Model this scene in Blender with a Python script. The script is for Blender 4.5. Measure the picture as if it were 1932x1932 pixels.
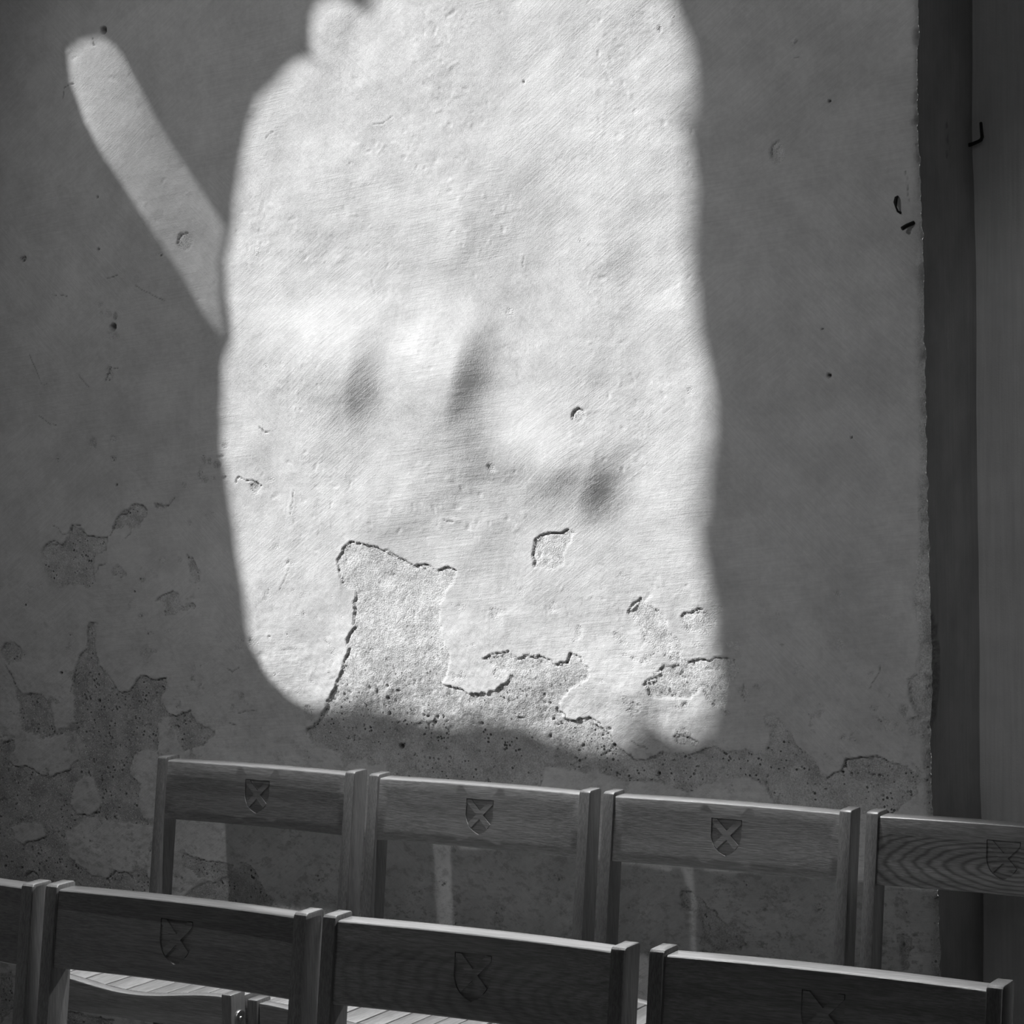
import bpy, bmesh, math, random
import numpy as np
from mathutils import Vector, Matrix
from mathutils.geometry import delaunay_2d_cdt

for o in list(bpy.data.objects): bpy.data.objects.remove(o)
SC = bpy.context.scene
COL = SC.collection

# ---------------------------------------------------------------- survey data (metres)
POLY = [[4.0,[[-2.6668,1.1614],[-2.648,1.174],[-2.6078,1.1671],[-2.5752,1.1601],[-2.5538,1.1499],[-2.511,1.1311],[-2.4789,1.1333],[-2.4614,1.1247],[-2.44,1.1312],[-2.4208,1.1266],[-2.4265,1.106],[-2.4482,1.0813],[-2.4631,1.0447],[-2.4568,1.0086],[-2.4399,0.9731],[-2.4406,0.9398],[-2.4588,0.9178],[-2.4166,0.9092],[-2.3993,0.901],[-2.3643,0.9072],[-2.3609,0.9014],[-2.3364,0.916],[-2.3119,0.9336],[-2.3015,0.943],[-2.346,0.9529],[-2.363,0.9672],[-2.3144,0.9826],[-2.2941,0.9685],[-2.2769,0.9752],[-2.2566,0.9716],[-2.2497,0.9778],[-2.2163,0.9629],[-2.1961,0.9682],[-2.1874,0.9832],[-2.1757,0.9866],[-2.1497,0.9585],[-2.15,0.9409],[-2.197,0.9152],[-2.2143,0.8879],[-2.2046,0.8677],[-2.1846,0.8629],[-2.1512,0.872],[-2.1284,0.8513],[-2.1057,0.8292],[-2.1064,0.7883],[-2.1529,0.7736],[-2.2467,0.7795],[-2.2543,0.7374],[-2.4205,0.7262],[-2.5779,0.7341],[-2.5846,0.7614],[-2.6213,0.756],[-2.6282,0.7741],[-2.6769,0.7525],[-2.6837,0.777],[-2.7434,0.7859],[-2.7615,0.8162],[-2.7347,0.8333],[-2.7153,0.8593],[-2.6919,0.8977],[-2.6704,0.939],[-2.6566,0.9736],[-2.6636,0.9888],[-2.6482,1.014],[-2.647,1.0633],[-2.6429,1.0819],[-2.6722,1.0904],[-2.6841,1.1364]]],[6.5,[[-2.5248,0.8385],[-2.5031,0.8457],[-2.4638,0.8494],[-2.4785,0.8288],[-2.4929,0.8219],[-2.5179,0.8297]]],[5.0,[[-2.4284,0.8498],[-2.407,0.866],[-2.3895,0.8654],[-2.4038,0.8511],[-2.4181,0.8413]]],[4.0,[[-2.2559,1.1855],[-2.2389,1.1946],[-2.222,1.1964],[-2.2019,1.1982],[-2.1884,1.2057],[-2.1753,1.1972],[-2.1923,1.1735],[-2.1996,1.1412],[-2.2165,1.132],[-2.2602,1.1368],[-2.2632,1.1574]]],[3.5,[[-2.0715,1.0586],[-2.0465,1.0863],[-2.0316,1.075],[-2.0019,1.0608],[-1.9948,1.036],[-1.9729,1.0134],[-1.9622,0.9837],[-1.9512,0.9775],[-1.929,0.9834],[-1.907,0.9827],[-1.8996,0.988],[-1.8851,0.9886],[-1.8634,0.9845],[-1.8601,0.9616],[-1.8785,0.9409],[-1.8864,0.8941],[-1.919,0.9124],[-1.9297,0.9352],[-1.9521,0.9157],[-1.9967,0.9135],[-2.023,0.9106],[-2.0377,0.9335],[-2.0149,0.9496],[-2.0033,0.9686],[-1.9772,0.9731],[-1.9882,0.9827],[-2.0402,1.0108],[-2.0473,1.0375]]],[3.0,[[-1.9685,1.0569],[-1.9499,1.0642],[-1.9314,1.0714],[-1.9023,1.0558],[-1.9026,1.0392],[-1.921,1.0286],[-1.9504,1.0309],[-1.965,1.0437]]],[3.0,[[-2.1898,0.7821],[-2.1662,0.7973],[-2.104,0.8249],[-2.0888,0.819],[-2.0625,0.8002],[-2.0398,0.8016],[-2.0132,0.8168],[-1.9684,0.8178],[-1.9387,0.8229],[-1.9092,0.833],[-1.8801,0.8248],[-1.8473,0.8333],[-1.8187,0.8235],[-1.8041,0.8425],[-1.8002,0.869],[-1.8178,0.8878],[-1.7998,0.8986],[-1.7716,0.8772],[-1.7543,0.8454],[-1.7263,0.8275],[-1.7023,0.7899],[-1.6777,0.8045],[-1.6636,0.8248],[-1.6394,0.8312],[-1.6086,0.8347],[-1.5916,0.8293],[-1.5578,0.8218],[-1.541,0.81],[-1.538,0.7783],[-1.5857,0.7365],[-1.7947,0.7344],[-1.8086,0.7697],[-1.8372,0.7844],[-1.8807,0.7815],[-1.9396,0.7643],[-1.9583,0.7496],[-2.014,0.7661],[-2.0898,0.7611],[-2.124,0.7759]]],[3.0,[[-1.9866,0.8452],[-1.9716,0.8528],[-1.9384,0.8413],[-1.9422,0.8344],[-1.9793,0.8339]]],[6.0,[[-1.553,0.9688],[-1.5362,0.9759],[-1.5324,1.0269],[-1.5156,1.0402],[-1.5057,1.0279],[-1.503,0.9489],[-1.5168,0.9038],[-1.5369,0.8996],[-1.55,0.9371]]],[3.0,[[-1.5429,1.091],[-1.533,1.1699],[-1.529,1.3005],[-1.5059,1.318],[-1.4987,1.0923],[-1.5087,1.0048],[-1.5271,1.004]]],[3.5,[[-3.4018,1.1447],[-3.3808,1.1575],[-3.3445,1.1546],[-3.3374,1.1653],[-3.3228,1.1936],[-3.2937,1.1906],[-3.2808,1.1733],[-3.2275,1.1725],[-3.2372,1.1462],[-3.2642,1.1352],[-3.2696,1.1071],[-3.2637,1.0828],[-3.2842,1.0717],[-3.329,1.0775],[-3.3565,1.0697],[-3.3832,1.0867],[-3.3964,1.1041]]],[3.5,[[-3.2181,1.1883],[-3.204,1.2162],[-3.1728,1.2304],[-3.1594,1.2392],[-3.1378,1.2343],[-3.1337,1.224],[-3.152,1.1962],[-3.1743,1.182],[-3.1825,1.1992],[-3.2003,1.192],[-3.2137,1.1883]]],[3.0,[[-3.1159,1.2397],[-3.0901,1.2382],[-3.0661,1.2504],[-3.0773,1.2349],[-3.0991,1.2244]]],[4.5,[[-3.5159,0.9362],[-3.5037,0.951],[-3.4802,0.9555],[-3.4598,0.9384],[-3.4629,0.9168],[-3.4959,0.9083]]],[3.5,[[-3.4916,0.8977],[-3.4851,0.8836],[-3.4743,0.859],[-3.4514,0.8493],[-3.4189,0.8545],[-3.3875,0.8311],[-3.3756,0.7784],[-3.4083,0.7622],[-3.4633,0.777],[-3.4666,0.8127],[-3.4791,0.8552]]],[4.0,[[-3.3309,0.887],[-3.3159,0.93],[-3.2883,0.9487],[-3.2868,0.9945],[-3.2687,0.9986],[-3.2702,0.9529],[-3.2625,0.9182],[-3.2322,0.8915],[-3.2109,0.8645],[-3.1843,0.8693],[-3.1614,0.8982],[-3.1438,0.9024],[-3.1223,0.893],[-3.094,0.8995],[-3.1013,0.8732],[-3.1108,0.8451],[-3.0897,0.8254],[-3.0725,0.8246],[-3.0378,0.8385],[-3.0215,0.8153],[-2.9754,0.7973],[-3.01,0.7713],[-3.053,0.7585],[-3.0653,0.7784],[-3.0735,0.7918],[-3.09,0.8185],[-3.1158,0.824],[-3.1212,0.7891],[-3.1178,0.7581],[-3.1704,0.7514],[-3.1895,0.7048],[-3.3147,0.6968],[-3.3213,0.7708],[-3.3287,0.8199]]],[3.5,[[-3.1152,1.0522],[-3.0737,1.0706],[-3.061,1.064],[-3.0532,1.0403],[-3.0231,1.0463],[-3.0234,1.0378],[-3.0534,1.0334],[-3.0751,1.0224],[-3.0944,1.0252],[-3.1003,1.0457]]],[3.0,[[-3.2207,1.1082],[-3.2027,1.1173],[-3.1856,1.1021],[-3.1992,1.0914],[-3.2188,1.0978]]],[5.0,[[-3.0373,1.1433],[-3.0247,1.1367],[-3.0044,1.1065],[-3.0091,1.0894],[-3.0259,1.0958]]],[3.0,[[-2.8824,1.2807],[-2.8618,1.2841],[-2.8538,1.2742],[-2.8706,1.2607],[-2.8786,1.2706]]],[3.5,[[-3.5353,0.7429],[-3.5099,0.7539],[-3.443,0.754],[-3.3515,0.7894],[-3.3126,0.8029],[-3.1844,0.8097],[-3.115,0.8024],[-3.1209,0.6101],[-3.1562,0.522],[-3.1482,0.478],[-3.1839,0.4562],[-3.2908,0.4467],[-3.547,0.4238]]],[0,[[-3.5243,0.7704],[-3.462,0.7758],[-3.4207,0.7591],[-3.3229,0.7816],[-3.3117,0.7559],[-3.3153,0.7219],[-3.3424,0.7013],[-3.3742,0.6936],[-3.3891,0.6851],[-3.4209,0.6849],[-3.4352,0.6973],[-3.4547,0.7018],[-3.4845,0.6999],[-3.5014,0.7142],[-3.4857,0.7362],[-3.4875,0.7552]]],[0,[[-3.3239,0.6799],[-3.3067,0.6904],[-3.2829,0.6882],[-3.2701,0.6422],[-3.273,0.6251],[-3.2949,0.6122],[-3.3261,0.6137],[-3.3424,0.6314],[-3.3416,0.6542]]],[0,[[-3.3589,0.5734],[-3.3096,0.6036],[-3.2735,0.6119],[-3.2381,0.6032],[-3.1909,0.6049],[-3.1374,0.6033],[-3.1389,0.4788],[-3.1538,0.5222],[-3.1704,0.5133],[-3.2107,0.5025],[-3.22,0.5054],[-3.2365,0.5059],[-3.2609,0.487],[-3.3012,0.4948],[-3.3532,0.5265],[-3.3571,0.5546]]],[0,[[-3.499,0.5724],[-3.4687,0.5862],[-3.4218,0.5877],[-3.4101,0.5734],[-3.4154,0.5596],[-3.4678,0.5422],[-3.4924,0.5498]]],[0,[[-3.1924,0.7053],[-3.1747,0.7491],[-3.1164,0.7581],[-3.1208,0.6138],[-3.1579,0.6166],[-3.171,0.6435],[-3.165,0.6848]]],[7.0,[[-3.4777,0.4723],[-3.47,0.4806],[-3.4524,0.4878],[-3.4354,0.4797],[-3.4309,0.4686],[-3.4708,0.4575]]],[7.0,[[-3.5346,0.6256],[-3.5218,0.6342],[-3.512,0.6272],[-3.5174,0.6172],[-3.53,0.6144]]],[4.5,[[-3.0648,0.471],[-3.0393,0.4891],[-3.014,0.5027],[-2.975,0.509],[-2.9464,0.5285],[-2.9252,0.5417],[-2.9111,0.5485],[-2.8907,0.536],[-2.8842,0.5196],[-2.8676,0.4984],[-2.844,0.4835],[-2.8511,0.4716],[-2.9274,0.4618],[-2.9975,0.464]]],[2.0,[[-3.0661,0.5473],[-3.0587,0.5551],[-3.0304,0.5502],[-3.0022,0.5439],[-2.974,0.5448],[-2.9426,0.5417],[-2.9464,0.5285],[-2.975,0.509],[-3.0244,0.5105],[-3.0559,0.5308]]],[4.0,[[-1.9765,0.5756],[-1.9593,0.5772],[-1.9422,0.5683],[-1.9282,0.5566],[-1.9113,0.5452],[-1.8973,0.5309],[-1.8749,0.5202],[-1.8555,0.5014],[-1.8529,0.4914],[-1.9065,0.4809],[-1.9291,0.4942],[-1.9371,0.5298],[-1.9569,0.5436],[-1.974,0.5524]]],[5.0,[[-1.5713,0.5358],[-1.5619,0.5412],[-1.5504,0.5334],[-1.5505,0.5179],[-1.5579,0.4794],[-1.5672,0.4785],[-1.5693,0.5072]]],[3.0,[[-3.5427,0.2638],[-3.5138,0.2756],[-3.5079,0.2014],[-3.5465,0.1618]]],[3.0,[[-3.3619,0.209],[-3.3207,0.2061],[-3.2459,0.2038],[-3.2675,0.1636],[-3.4056,0.1474],[-3.4181,0.1896]]]]
CHIP = [[-3.0245,1.747,0.0191,0.0183,3.5],[-1.7762,1.8432,0.0145,0.0203,3.0],[-2.1618,1.4065,0.0138,0.0131,3.5],[-2.3383,1.3134,0.0089,0.0086,2.5],[-3.2608,1.3566,0.0094,0.0136,3],[-3.211,1.3659,0.008,0.0073,5],[-3.2109,1.3272,0.008,0.0052,4],[-2.9885,1.3276,0.0064,0.0102,2.5],[-2.9734,1.3236,0.0076,0.0071,2.5],[-2.9558,1.3165,0.0101,0.0071,3],[-2.9478,1.3338,0.0088,0.0041,2.5],[-2.9982,1.3,0.0051,0.0133,3],[-2.9871,1.2888,0.0089,0.0082,3.5],[-2.9667,1.292,0.0063,0.0051,2.5],[-2.9401,1.2931,0.005,0.0041,2.5],[-3.0386,1.2772,0.0064,0.0072,3],[-2.9358,1.3561,0.0088,0.0071,2],[-2.9878,1.2192,0.0038,0.0031,3],[-2.9725,1.2235,0.0038,0.002,3],[-3.0279,1.2054,0.0051,0.0062,3],[-3.0961,1.1298,0.0065,0.0062,3],[-3.0533,1.1307,0.0052,0.0062,3],[-3.1471,1.089,0.0079,0.0052,3],[-3.1532,1.0189,0.0079,0.0052,3],[-3.1715,1.0675,0.0106,0.0031,3],[-3.233,1.6309,0.0053,0.0052,3],[-3.2322,1.6153,0.004,0.0052,2.5],[-3.2136,1.6127,0.008,0.0073,2.5],[-3.1966,1.6081,0.0066,0.0083,2.5],[-3.2044,1.5699,0.0159,0.0093,3],[-3.2161,1.4952,0.0106,0.0146,3],[-3.3554,1.327,0.0055,0.0074,3],[-3.4445,1.033,0.007,0.0065,3],[-1.5233,1.4219,0.0064,0.0069,2],[-1.5033,1.2035,0.0073,0.0078,2.5],[-1.5285,1.0564,0.0055,0.0079,2.5],[-1.5278,1.0302,0.0074,0.0105,3],[-1.5374,1.0911,0.0055,0.007,2.5],[-1.6934,1.0266,0.0038,0.0036,1.5],[-1.6762,1.1047,0.0095,0.0053,1.2],[-1.4914,1.4216,0.0045,0.006,2],[-1.9936,2.0664,0.0041,0.0072,2.5],[-1.9659,2.0866,0.003,0.0036,2],[-2.8497,1.7198,0.0061,0.008,2],[-2.2997,1.5918,0.0066,0.0057,2],[-1.9472,1.4469,0.0091,0.0073,2],[-2.8285,1.5044,0.0037,0.003,2],[-1.7441,2.0239,0.0057,0.0044,-1.5],[-1.7386,1.999,0.0067,0.0026,1.5],[-2.3523,0.7917,0.0089,0.0087,7],[-2.4472,0.8377,0.0137,0.0068,6],[-2.5496,0.7926,0.007,0.0049,6],[-2.1553,1.7111,0.0032,0.0019,2],[-2.112,0.8533,0.0042,0.0028,5],[-1.8634,0.972,0.005,0.0046,4],[-2.6132,0.9297,0.0035,0.003,3],[-3.4295,1.7288,0.0097,0.0053,2.5],[-3.0856,1.7239,0.0103,0.0031,2],[-1.5283,0.8724,0.0046,0.0035,4],[-1.5756,0.7813,0.0047,0.008,6],[-1.7135,0.7809,0.0039,0.0027,3],[-1.7788,1.0162,0.0029,0.0027,2],[-1.9533,1.0371,0.0071,0.0037,3],[-1.9478,1.0603,0.0051,0.0037,3],[-2.8307,1.2887,0.0061,0.003,2],[-2.8206,1.161,0.0061,0.005,2],[-2.7919,1.1314,0.0098,0.005,2],[-1.5603,0.9146,0.0074,0.0123,2],[-1.8845,0.8933,0.009,0.0064,2]]
HOLE = [[-3.2076,2.1646,0.0067,30],[-3.2039,1.5865,0.0073,30],[-3.2341,1.8417,0.0023,8],[-3.2361,1.7401,0.0026,8],[-1.6814,1.9232,0.0022,8],[-1.6865,1.4693,0.0035,7],[-2.2646,1.9958,0.0015,6],[-1.6487,1.3659,0.0018,6],[-1.698,1.5471,0.0016,6],[-3.4336,1.73,0.0021,6],[-3.4252,1.7318,0.0021,6],[-3.4283,1.7245,0.0021,6],[-3.2046,1.2761,0.0026,6],[-3.3605,0.8967,0.0032,6],[-3.2655,0.8447,0.0032,6],[-2.0189,0.7793,0.0037,6],[-2.5507,0.7964,0.0049,8]]
CRACK = [[2.0,9,[[-2.6675,1.1614],[-2.6592,1.1692],[-2.648,1.174],[-2.6407,1.1732]]],[1.7,8,[[-2.637,1.1706],[-2.6224,1.1702],[-2.6115,1.1655],[-2.6005,1.1682],[-2.5897,1.162],[-2.5771,1.1582],[-2.5698,1.1617]]],[1.2,6,[[-2.568,1.1609],[-2.5537,1.1514],[-2.5395,1.1426],[-2.5252,1.1374],[-2.5163,1.1355]]],[2.0,9,[[-2.5118,1.1302],[-2.4967,1.1344],[-2.4771,1.1337]]],[2.0,9,[[-2.4614,1.1244],[-2.44,1.1312],[-2.4208,1.1263]]],[1.2,6,[[-2.6686,1.1598],[-2.6707,1.1505],[-2.682,1.1426],[-2.6841,1.1358]]],[0.8,4,[[-2.6823,1.1333],[-2.6772,1.1118],[-2.6759,1.0918]]],[1.4,7,[[-2.6424,1.0696],[-2.6436,1.0511],[-2.6481,1.0202]]],[2.0,9,[[-2.639,1.0137],[-2.6483,1.0109],[-2.6541,1.0015],[-2.66,0.9858]]],[1.5,7,[[-2.6559,0.9736],[-2.6587,0.9642],[-2.6683,0.9484],[-2.6724,0.9327],[-2.6879,0.9072],[-2.692,0.8946]]],[1.2,5,[[-2.6939,0.893],[-2.7112,0.8719],[-2.7152,0.8624]]],[1.4,6,[[-2.7153,0.8577],[-2.7213,0.8434],[-2.7386,0.8268],[-2.7597,0.8163],[-2.761,0.8068]]],[2.2,9,[[-2.2559,1.1861],[-2.2474,1.1916],[-2.2389,1.1938],[-2.222,1.1964],[-2.2019,1.1982],[-2.1884,1.2051]]],[1.2,6,[[-2.2577,1.184],[-2.2596,1.1693],[-2.2626,1.1545],[-2.2584,1.1457],[-2.2603,1.1354]]],[1.6,8,[[-2.3676,0.9664],[-2.3595,0.9688],[-2.349,0.9752],[-2.3317,0.9789],[-2.3127,0.9832]]],[1.4,6,[[-2.2993,0.9674],[-2.2873,0.9697],[-2.2769,0.9758],[-2.2668,0.9726],[-2.2566,0.971],[-2.2514,0.9777],[-2.243,0.9736],[-2.2229,0.97]]],[1.6,7,[[-2.2146,0.9615],[-2.2061,0.9678],[-2.1944,0.9668],[-2.1874,0.9832]]],[1.0,4,[[-2.1758,0.9822],[-2.1642,0.9769]]],[1.0,4,[[-2.1578,0.964],[-2.1463,0.9586]]],[1.2,5,[[-2.4623,0.9183],[-2.4412,0.9111],[-2.4166,0.9092],[-2.401,0.9009],[-2.3818,0.9034],[-2.3625,0.9067]]],[1.0,4,[[-2.3347,0.9161],[-2.3156,0.9245],[-2.3102,0.933]]],[1.4,6,[[-2.2145,0.8775],[-2.2011,0.8738],[-2.1996,0.868]]],[1.4,6,[[-2.1979,0.8666],[-2.1846,0.8629],[-2.1678,0.8682],[-2.1495,0.8712],[-2.1331,0.8627],[-2.1251,0.85],[-2.1072,0.8379]]],[1.6,7,[[-2.1025,0.8265],[-2.1158,0.814],[-2.1292,0.8059]]],[1.2,5,[[-2.4452,1.2183],[-2.4347,1.2154],[-2.4242,1.2146]]],[1.4,6,[[-2.0727,1.0586],[-2.0656,1.0706],[-2.0465,1.086]]],[1.0,4,[[-2.0224,1.0652],[-2.013,1.0645]]],[1.6,7,[[-1.9677,1.0576],[-1.961,1.0622],[-1.9499,1.0632],[-1.9351,1.0713],[-1.9259,1.0706]]],[1.8,8,[[-1.9556,0.9763],[-1.9438,0.9812],[-1.929,0.9834],[-1.9144,0.9801],[-1.9033,0.9878],[-1.8851,0.9879],[-1.8652,0.9844]]],[1.5,7,[[-2.0395,0.9334],[-2.0337,0.9421],[-2.0148,0.9503]]],[1.4,6,[[-2.0147,0.9587],[-2.0064,0.9635],[-2.0033,0.9693]]],[1.4,5,[[-1.9737,0.9558],[-1.9627,0.9503],[-1.9516,0.9492]]],[1.2,5,[[-1.9866,0.8452],[-1.979,0.8517],[-1.9642,0.8465],[-1.9385,0.8396]]],[1.0,4,[[-2.0695,0.8337],[-2.0545,0.8261],[-2.0357,0.8222]]],[1.4,6,[[-2.1255,0.8049],[-2.1118,0.8142],[-2.1021,0.8244]]],[1.3,5,[[-2.1002,0.8234],[-2.0851,0.8141],[-2.0625,0.7996],[-2.0397,0.8033],[-2.0245,0.811],[-2.0132,0.8168]]],[1.0,4,[[-1.961,0.8155],[-1.9387,0.8229],[-1.9091,0.8337],[-1.8946,0.8289]]],[1.0,4,[[-1.8494,0.9472],[-1.8533,0.9289],[-1.848,0.9159]]],[2.2,8,[[-1.7005,0.7907],[-1.6847,0.8024],[-1.6742,0.8063],[-1.6636,0.8248],[-1.6532,0.8287],[-1.6394,0.8305]]],[1.8,7,[[-1.6394,0.8305],[-1.6188,0.8334],[-1.6085,0.8353],[-1.5983,0.8321],[-1.5916,0.8277]]],[1.0,4,[[-1.62,0.9471],[-1.6137,0.9611],[-1.6026,0.9776],[-1.6013,0.9868]]],[1.6,7,[[-2.9122,1.2836],[-2.9104,1.2899],[-2.9041,1.2937],[-2.8888,1.2875],[-2.8718,1.2863],[-2.8612,1.2789],[-2.8527,1.2772]]],[0.8,3,[[-2.7936,1.121],[-2.808,1.0931],[-2.8176,1.0791]]],[0.8,3,[[-2.7877,1.2308],[-2.7874,1.2408],[-2.7833,1.2471]]],[1.6,7,[[-3.3988,1.1467],[-3.3881,1.1562],[-3.3691,1.1631],[-3.3506,1.1542],[-3.3385,1.1624]]],[1.8,7,[[-3.3244,1.1771],[-3.3221,1.1942],[-3.3119,1.197],[-3.2968,1.1946]]],[1.8,7,[[-3.2955,1.1828],[-3.2807,1.1726],[-3.2623,1.1742],[-3.249,1.1705],[-3.229,1.1735]]],[1.8,7,[[-3.2239,1.1748],[-3.2152,1.1893],[-3.2096,1.2076],[-3.2011,1.2168],[-3.1845,1.2183],[-3.1708,1.2354],[-3.1609,1.2394],[-3.143,1.2357],[-3.1384,1.2267]]],[1.4,6,[[-3.1136,1.2398],[-3.0992,1.2349],[-3.0798,1.2364],[-3.0632,1.2519]]],[1.2,5,[[-3.1877,1.1716],[-3.1759,1.1796],[-3.1718,1.1861]]],[1.4,6,[[-3.2664,1.0981],[-3.2579,1.1049],[-3.2542,1.1155],[-3.2374,1.1185]]],[1.0,4,[[-3.3697,1.1935],[-3.3563,1.1871],[-3.3465,1.1767],[-3.3294,1.1783]]],[1.4,6,[[-3.2867,0.9962],[-3.2821,0.9999],[-3.2597,1.0013]]],[1.6,6,[[-3.316,0.9282],[-3.302,0.9411],[-3.2906,0.9486],[-3.2868,0.9945]]],[1.6,6,[[-3.3363,0.862],[-3.3263,0.8907],[-3.317,0.8982]]],[1.6,7,[[-3.2283,0.8742],[-3.2065,0.864],[-3.1843,0.8693],[-3.1705,0.8873],[-3.1569,0.9011],[-3.1438,0.9007],[-3.1332,0.8925],[-3.1136,0.8934],[-3.094,0.8995]]],[1.4,6,[[-3.5007,0.9045],[-3.4851,0.8836],[-3.4742,0.8608]]],[1.6,7,[[-3.1063,0.8488],[-3.0939,0.8321],[-3.0769,0.8233],[-3.0552,0.8307],[-3.0357,0.8386]]],[1.4,6,[[-3.1153,1.0504],[-3.1064,1.0576],[-3.0911,1.0632],[-3.0715,1.0706]]],[1.2,5,[[-3.0234,1.0378],[-3.0182,1.0414],[-3.0231,1.0474],[-3.0402,1.0458]]],[1.2,5,[[-2.9239,0.8376],[-2.9029,0.8437],[-2.8779,0.846]]],[1.4,6,[[-3.5248,0.7574],[-3.5058,0.7621],[-3.4825,0.7598]]],[1.4,5,[[-2.8454,0.9829],[-2.8473,0.9879],[-2.8411,0.9905]]],[1.2,5,[[-2.9465,0.9231],[-2.9341,0.9169],[-2.9171,0.9278]]],[1.4,5,[[-2.9453,0.8177],[-2.9287,0.8142]]],[1.8,7,[[-3.5016,0.7084],[-3.487,0.6998],[-3.4696,0.7018],[-3.4572,0.7026],[-3.4352,0.6964],[-3.4281,0.6883],[-3.4135,0.6854],[-3.3987,0.6892]]],[1.8,7,[[-3.3891,0.6851],[-3.3742,0.6936],[-3.3424,0.7013],[-3.3372,0.713],[-3.3201,0.7216]]],[1.8,7,[[-3.4742,0.5369],[-3.4577,0.5468],[-3.4329,0.5525],[-3.413,0.5598]]],[1.8,8,[[-3.2609,0.4851],[-3.244,0.4959],[-3.2353,0.506],[-3.2248,0.5022],[-3.2105,0.5062],[-3.1945,0.4926]]],[1.6,7,[[-3.5254,0.7396],[-3.5152,0.7469],[-3.4925,0.753]]],[2.2,9,[[-3.4717,0.467],[-3.4689,0.4769],[-3.4525,0.4859],[-3.4402,0.4831]]],[1.6,6,[[-3.3237,0.6139],[-3.3046,0.6106],[-3.29,0.6163],[-3.2732,0.6194],[-3.268,0.6329]]],[1.6,7,[[-3.0442,1.7432],[-3.0392,1.7519],[-3.0278,1.7615],[-3.0135,1.7634]]],[1.6,6,[[-3.2246,1.4819],[-3.2208,1.4948],[-3.2128,1.5071],[-3.1908,1.5052]]],[1.4,5,[[-3.2147,1.6832],[-3.2031,1.6841],[-3.1899,1.6862]]],[1.6,5,[[-3.3563,1.6535],[-3.3461,1.6524]]],[1.6,5,[[-3.3343,1.6528],[-3.3175,1.6503]]],[1.2,3,[[-3.4004,1.4144],[-3.3837,1.4038],[-3.3702,1.3966],[-3.355,1.3949]]],[1.2,3,[[-3.4184,1.5374],[-3.404,1.5081],[-3.388,1.4763],[-3.376,1.4761]]],[1.2,3,[[-3.2924,1.4959],[-3.2796,1.4801],[-3.2649,1.4682]]],[1.0,3,[[-3.1448,1.6655],[-3.1161,1.6518],[-3.0747,1.634]]],[1.4,6,[[-3.316,2.0406],[-3.3126,2.0602],[-3.299,2.0654],[-3.2855,2.0665]]],[1.2,5,[[-3.2359,2.1515],[-3.2337,2.1369],[-3.227,2.1385]]],[1.0,4,[[-1.5492,1.8007],[-1.5467,1.7808],[-1.5442,1.7488]]],[1.0,3,[[-2.589,1.9411],[-2.56,1.9421],[-2.5366,1.955]]],[0.9,3,[[-2.272,1.6691],[-2.2683,1.6905]]],[0.9,3,[[-2.8267,1.9305],[-2.8155,1.9397],[-2.8081,1.9413]]],[1.6,6,[[-2.1736,1.4],[-2.1702,1.4131],[-2.1616,1.4177],[-2.1531,1.413]]],[1.2,5,[[-1.788,1.8333],[-1.7848,1.8552],[-1.7731,1.8634]]],[1.6,6,[[-3.0662,0.5458],[-3.0623,0.5539],[-3.0517,0.5528],[-3.0304,0.5487],[-3.0022,0.5433],[-2.974,0.5445],[-2.9426,0.5417]]],[1.4,6,[[-2.932,0.5468],[-2.911,0.5499],[-2.8907,0.536],[-2.8807,0.5227]]],[1.4,6,[[-1.9782,0.5625],[-1.9751,0.5758],[-1.9593,0.5759]]],[1.4,6,[[-1.9422,0.5683],[-1.931,0.5602],[-1.9212,0.5494],[-1.9113,0.5439],[-1.8973,0.5309]]],[1.4,6,[[-2.8548,1.3893],[-2.8428,1.3792],[-2.8305,1.3802]]],[1.2,4,[[-2.781,1.2689],[-2.7843,1.2339]]],[1.2,4,[[-2.788,1.2338],[-2.7895,1.2218]]]]
HUMP = [[-2.6325,1.4991,25,230,56,100,-14],[-2.4074,1.4801,36,240,54,95,-12],[-2.3946,1.3439,8,160,45,75,-15],[-2.1467,1.2973,25,320,48,66,-22],[-2.1891,1.3111,5,120,34,50,-70],[-2.5239,1.2564,12,150,60,110,-62],[-2.8811,1.344,4,60,40,80,-20],[-2.3874,1.7919,7,260,90,160,-30],[-2.703,2.0909,7,120,70,90,-35],[-2.0907,2.1063,6,120,60,120,-30],[-2.654,2.1549,8,100,50,70,-45],[-2.0535,1.8485,5,150,90,140,-20],[-2.3776,1.1906,7,160,55,90,-55],[-2.1994,1.3346,6,100,40,60,-60],[-2.0583,0.9169,9,120,42,55,-20],[-2.6255,0.9093,7,120,50,90,-70],[-2.3166,0.9044,7,120,50,120,-65],[-2.4941,2.0649,6,150,80,150,-40],[-2.0978,1.6858,5,80,30,40,-60]]
EDGE = [[-1.5264,2.0917],[-1.5293,1.9726],[-1.5294,1.8614],[-1.5264,1.7926],[-1.5251,1.7324],[-1.5227,1.698],[-1.5218,1.5946],[-1.5216,1.517],[-1.5209,1.3873],[-1.5198,1.3006],[-1.5179,1.2137],[-1.5161,1.1005],[-1.5151,1.0045],[-1.5173,0.8643],[-1.516,0.8029],[-1.5137,0.7503],[-1.5066,0.6099],[-1.503,0.4954]]
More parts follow.
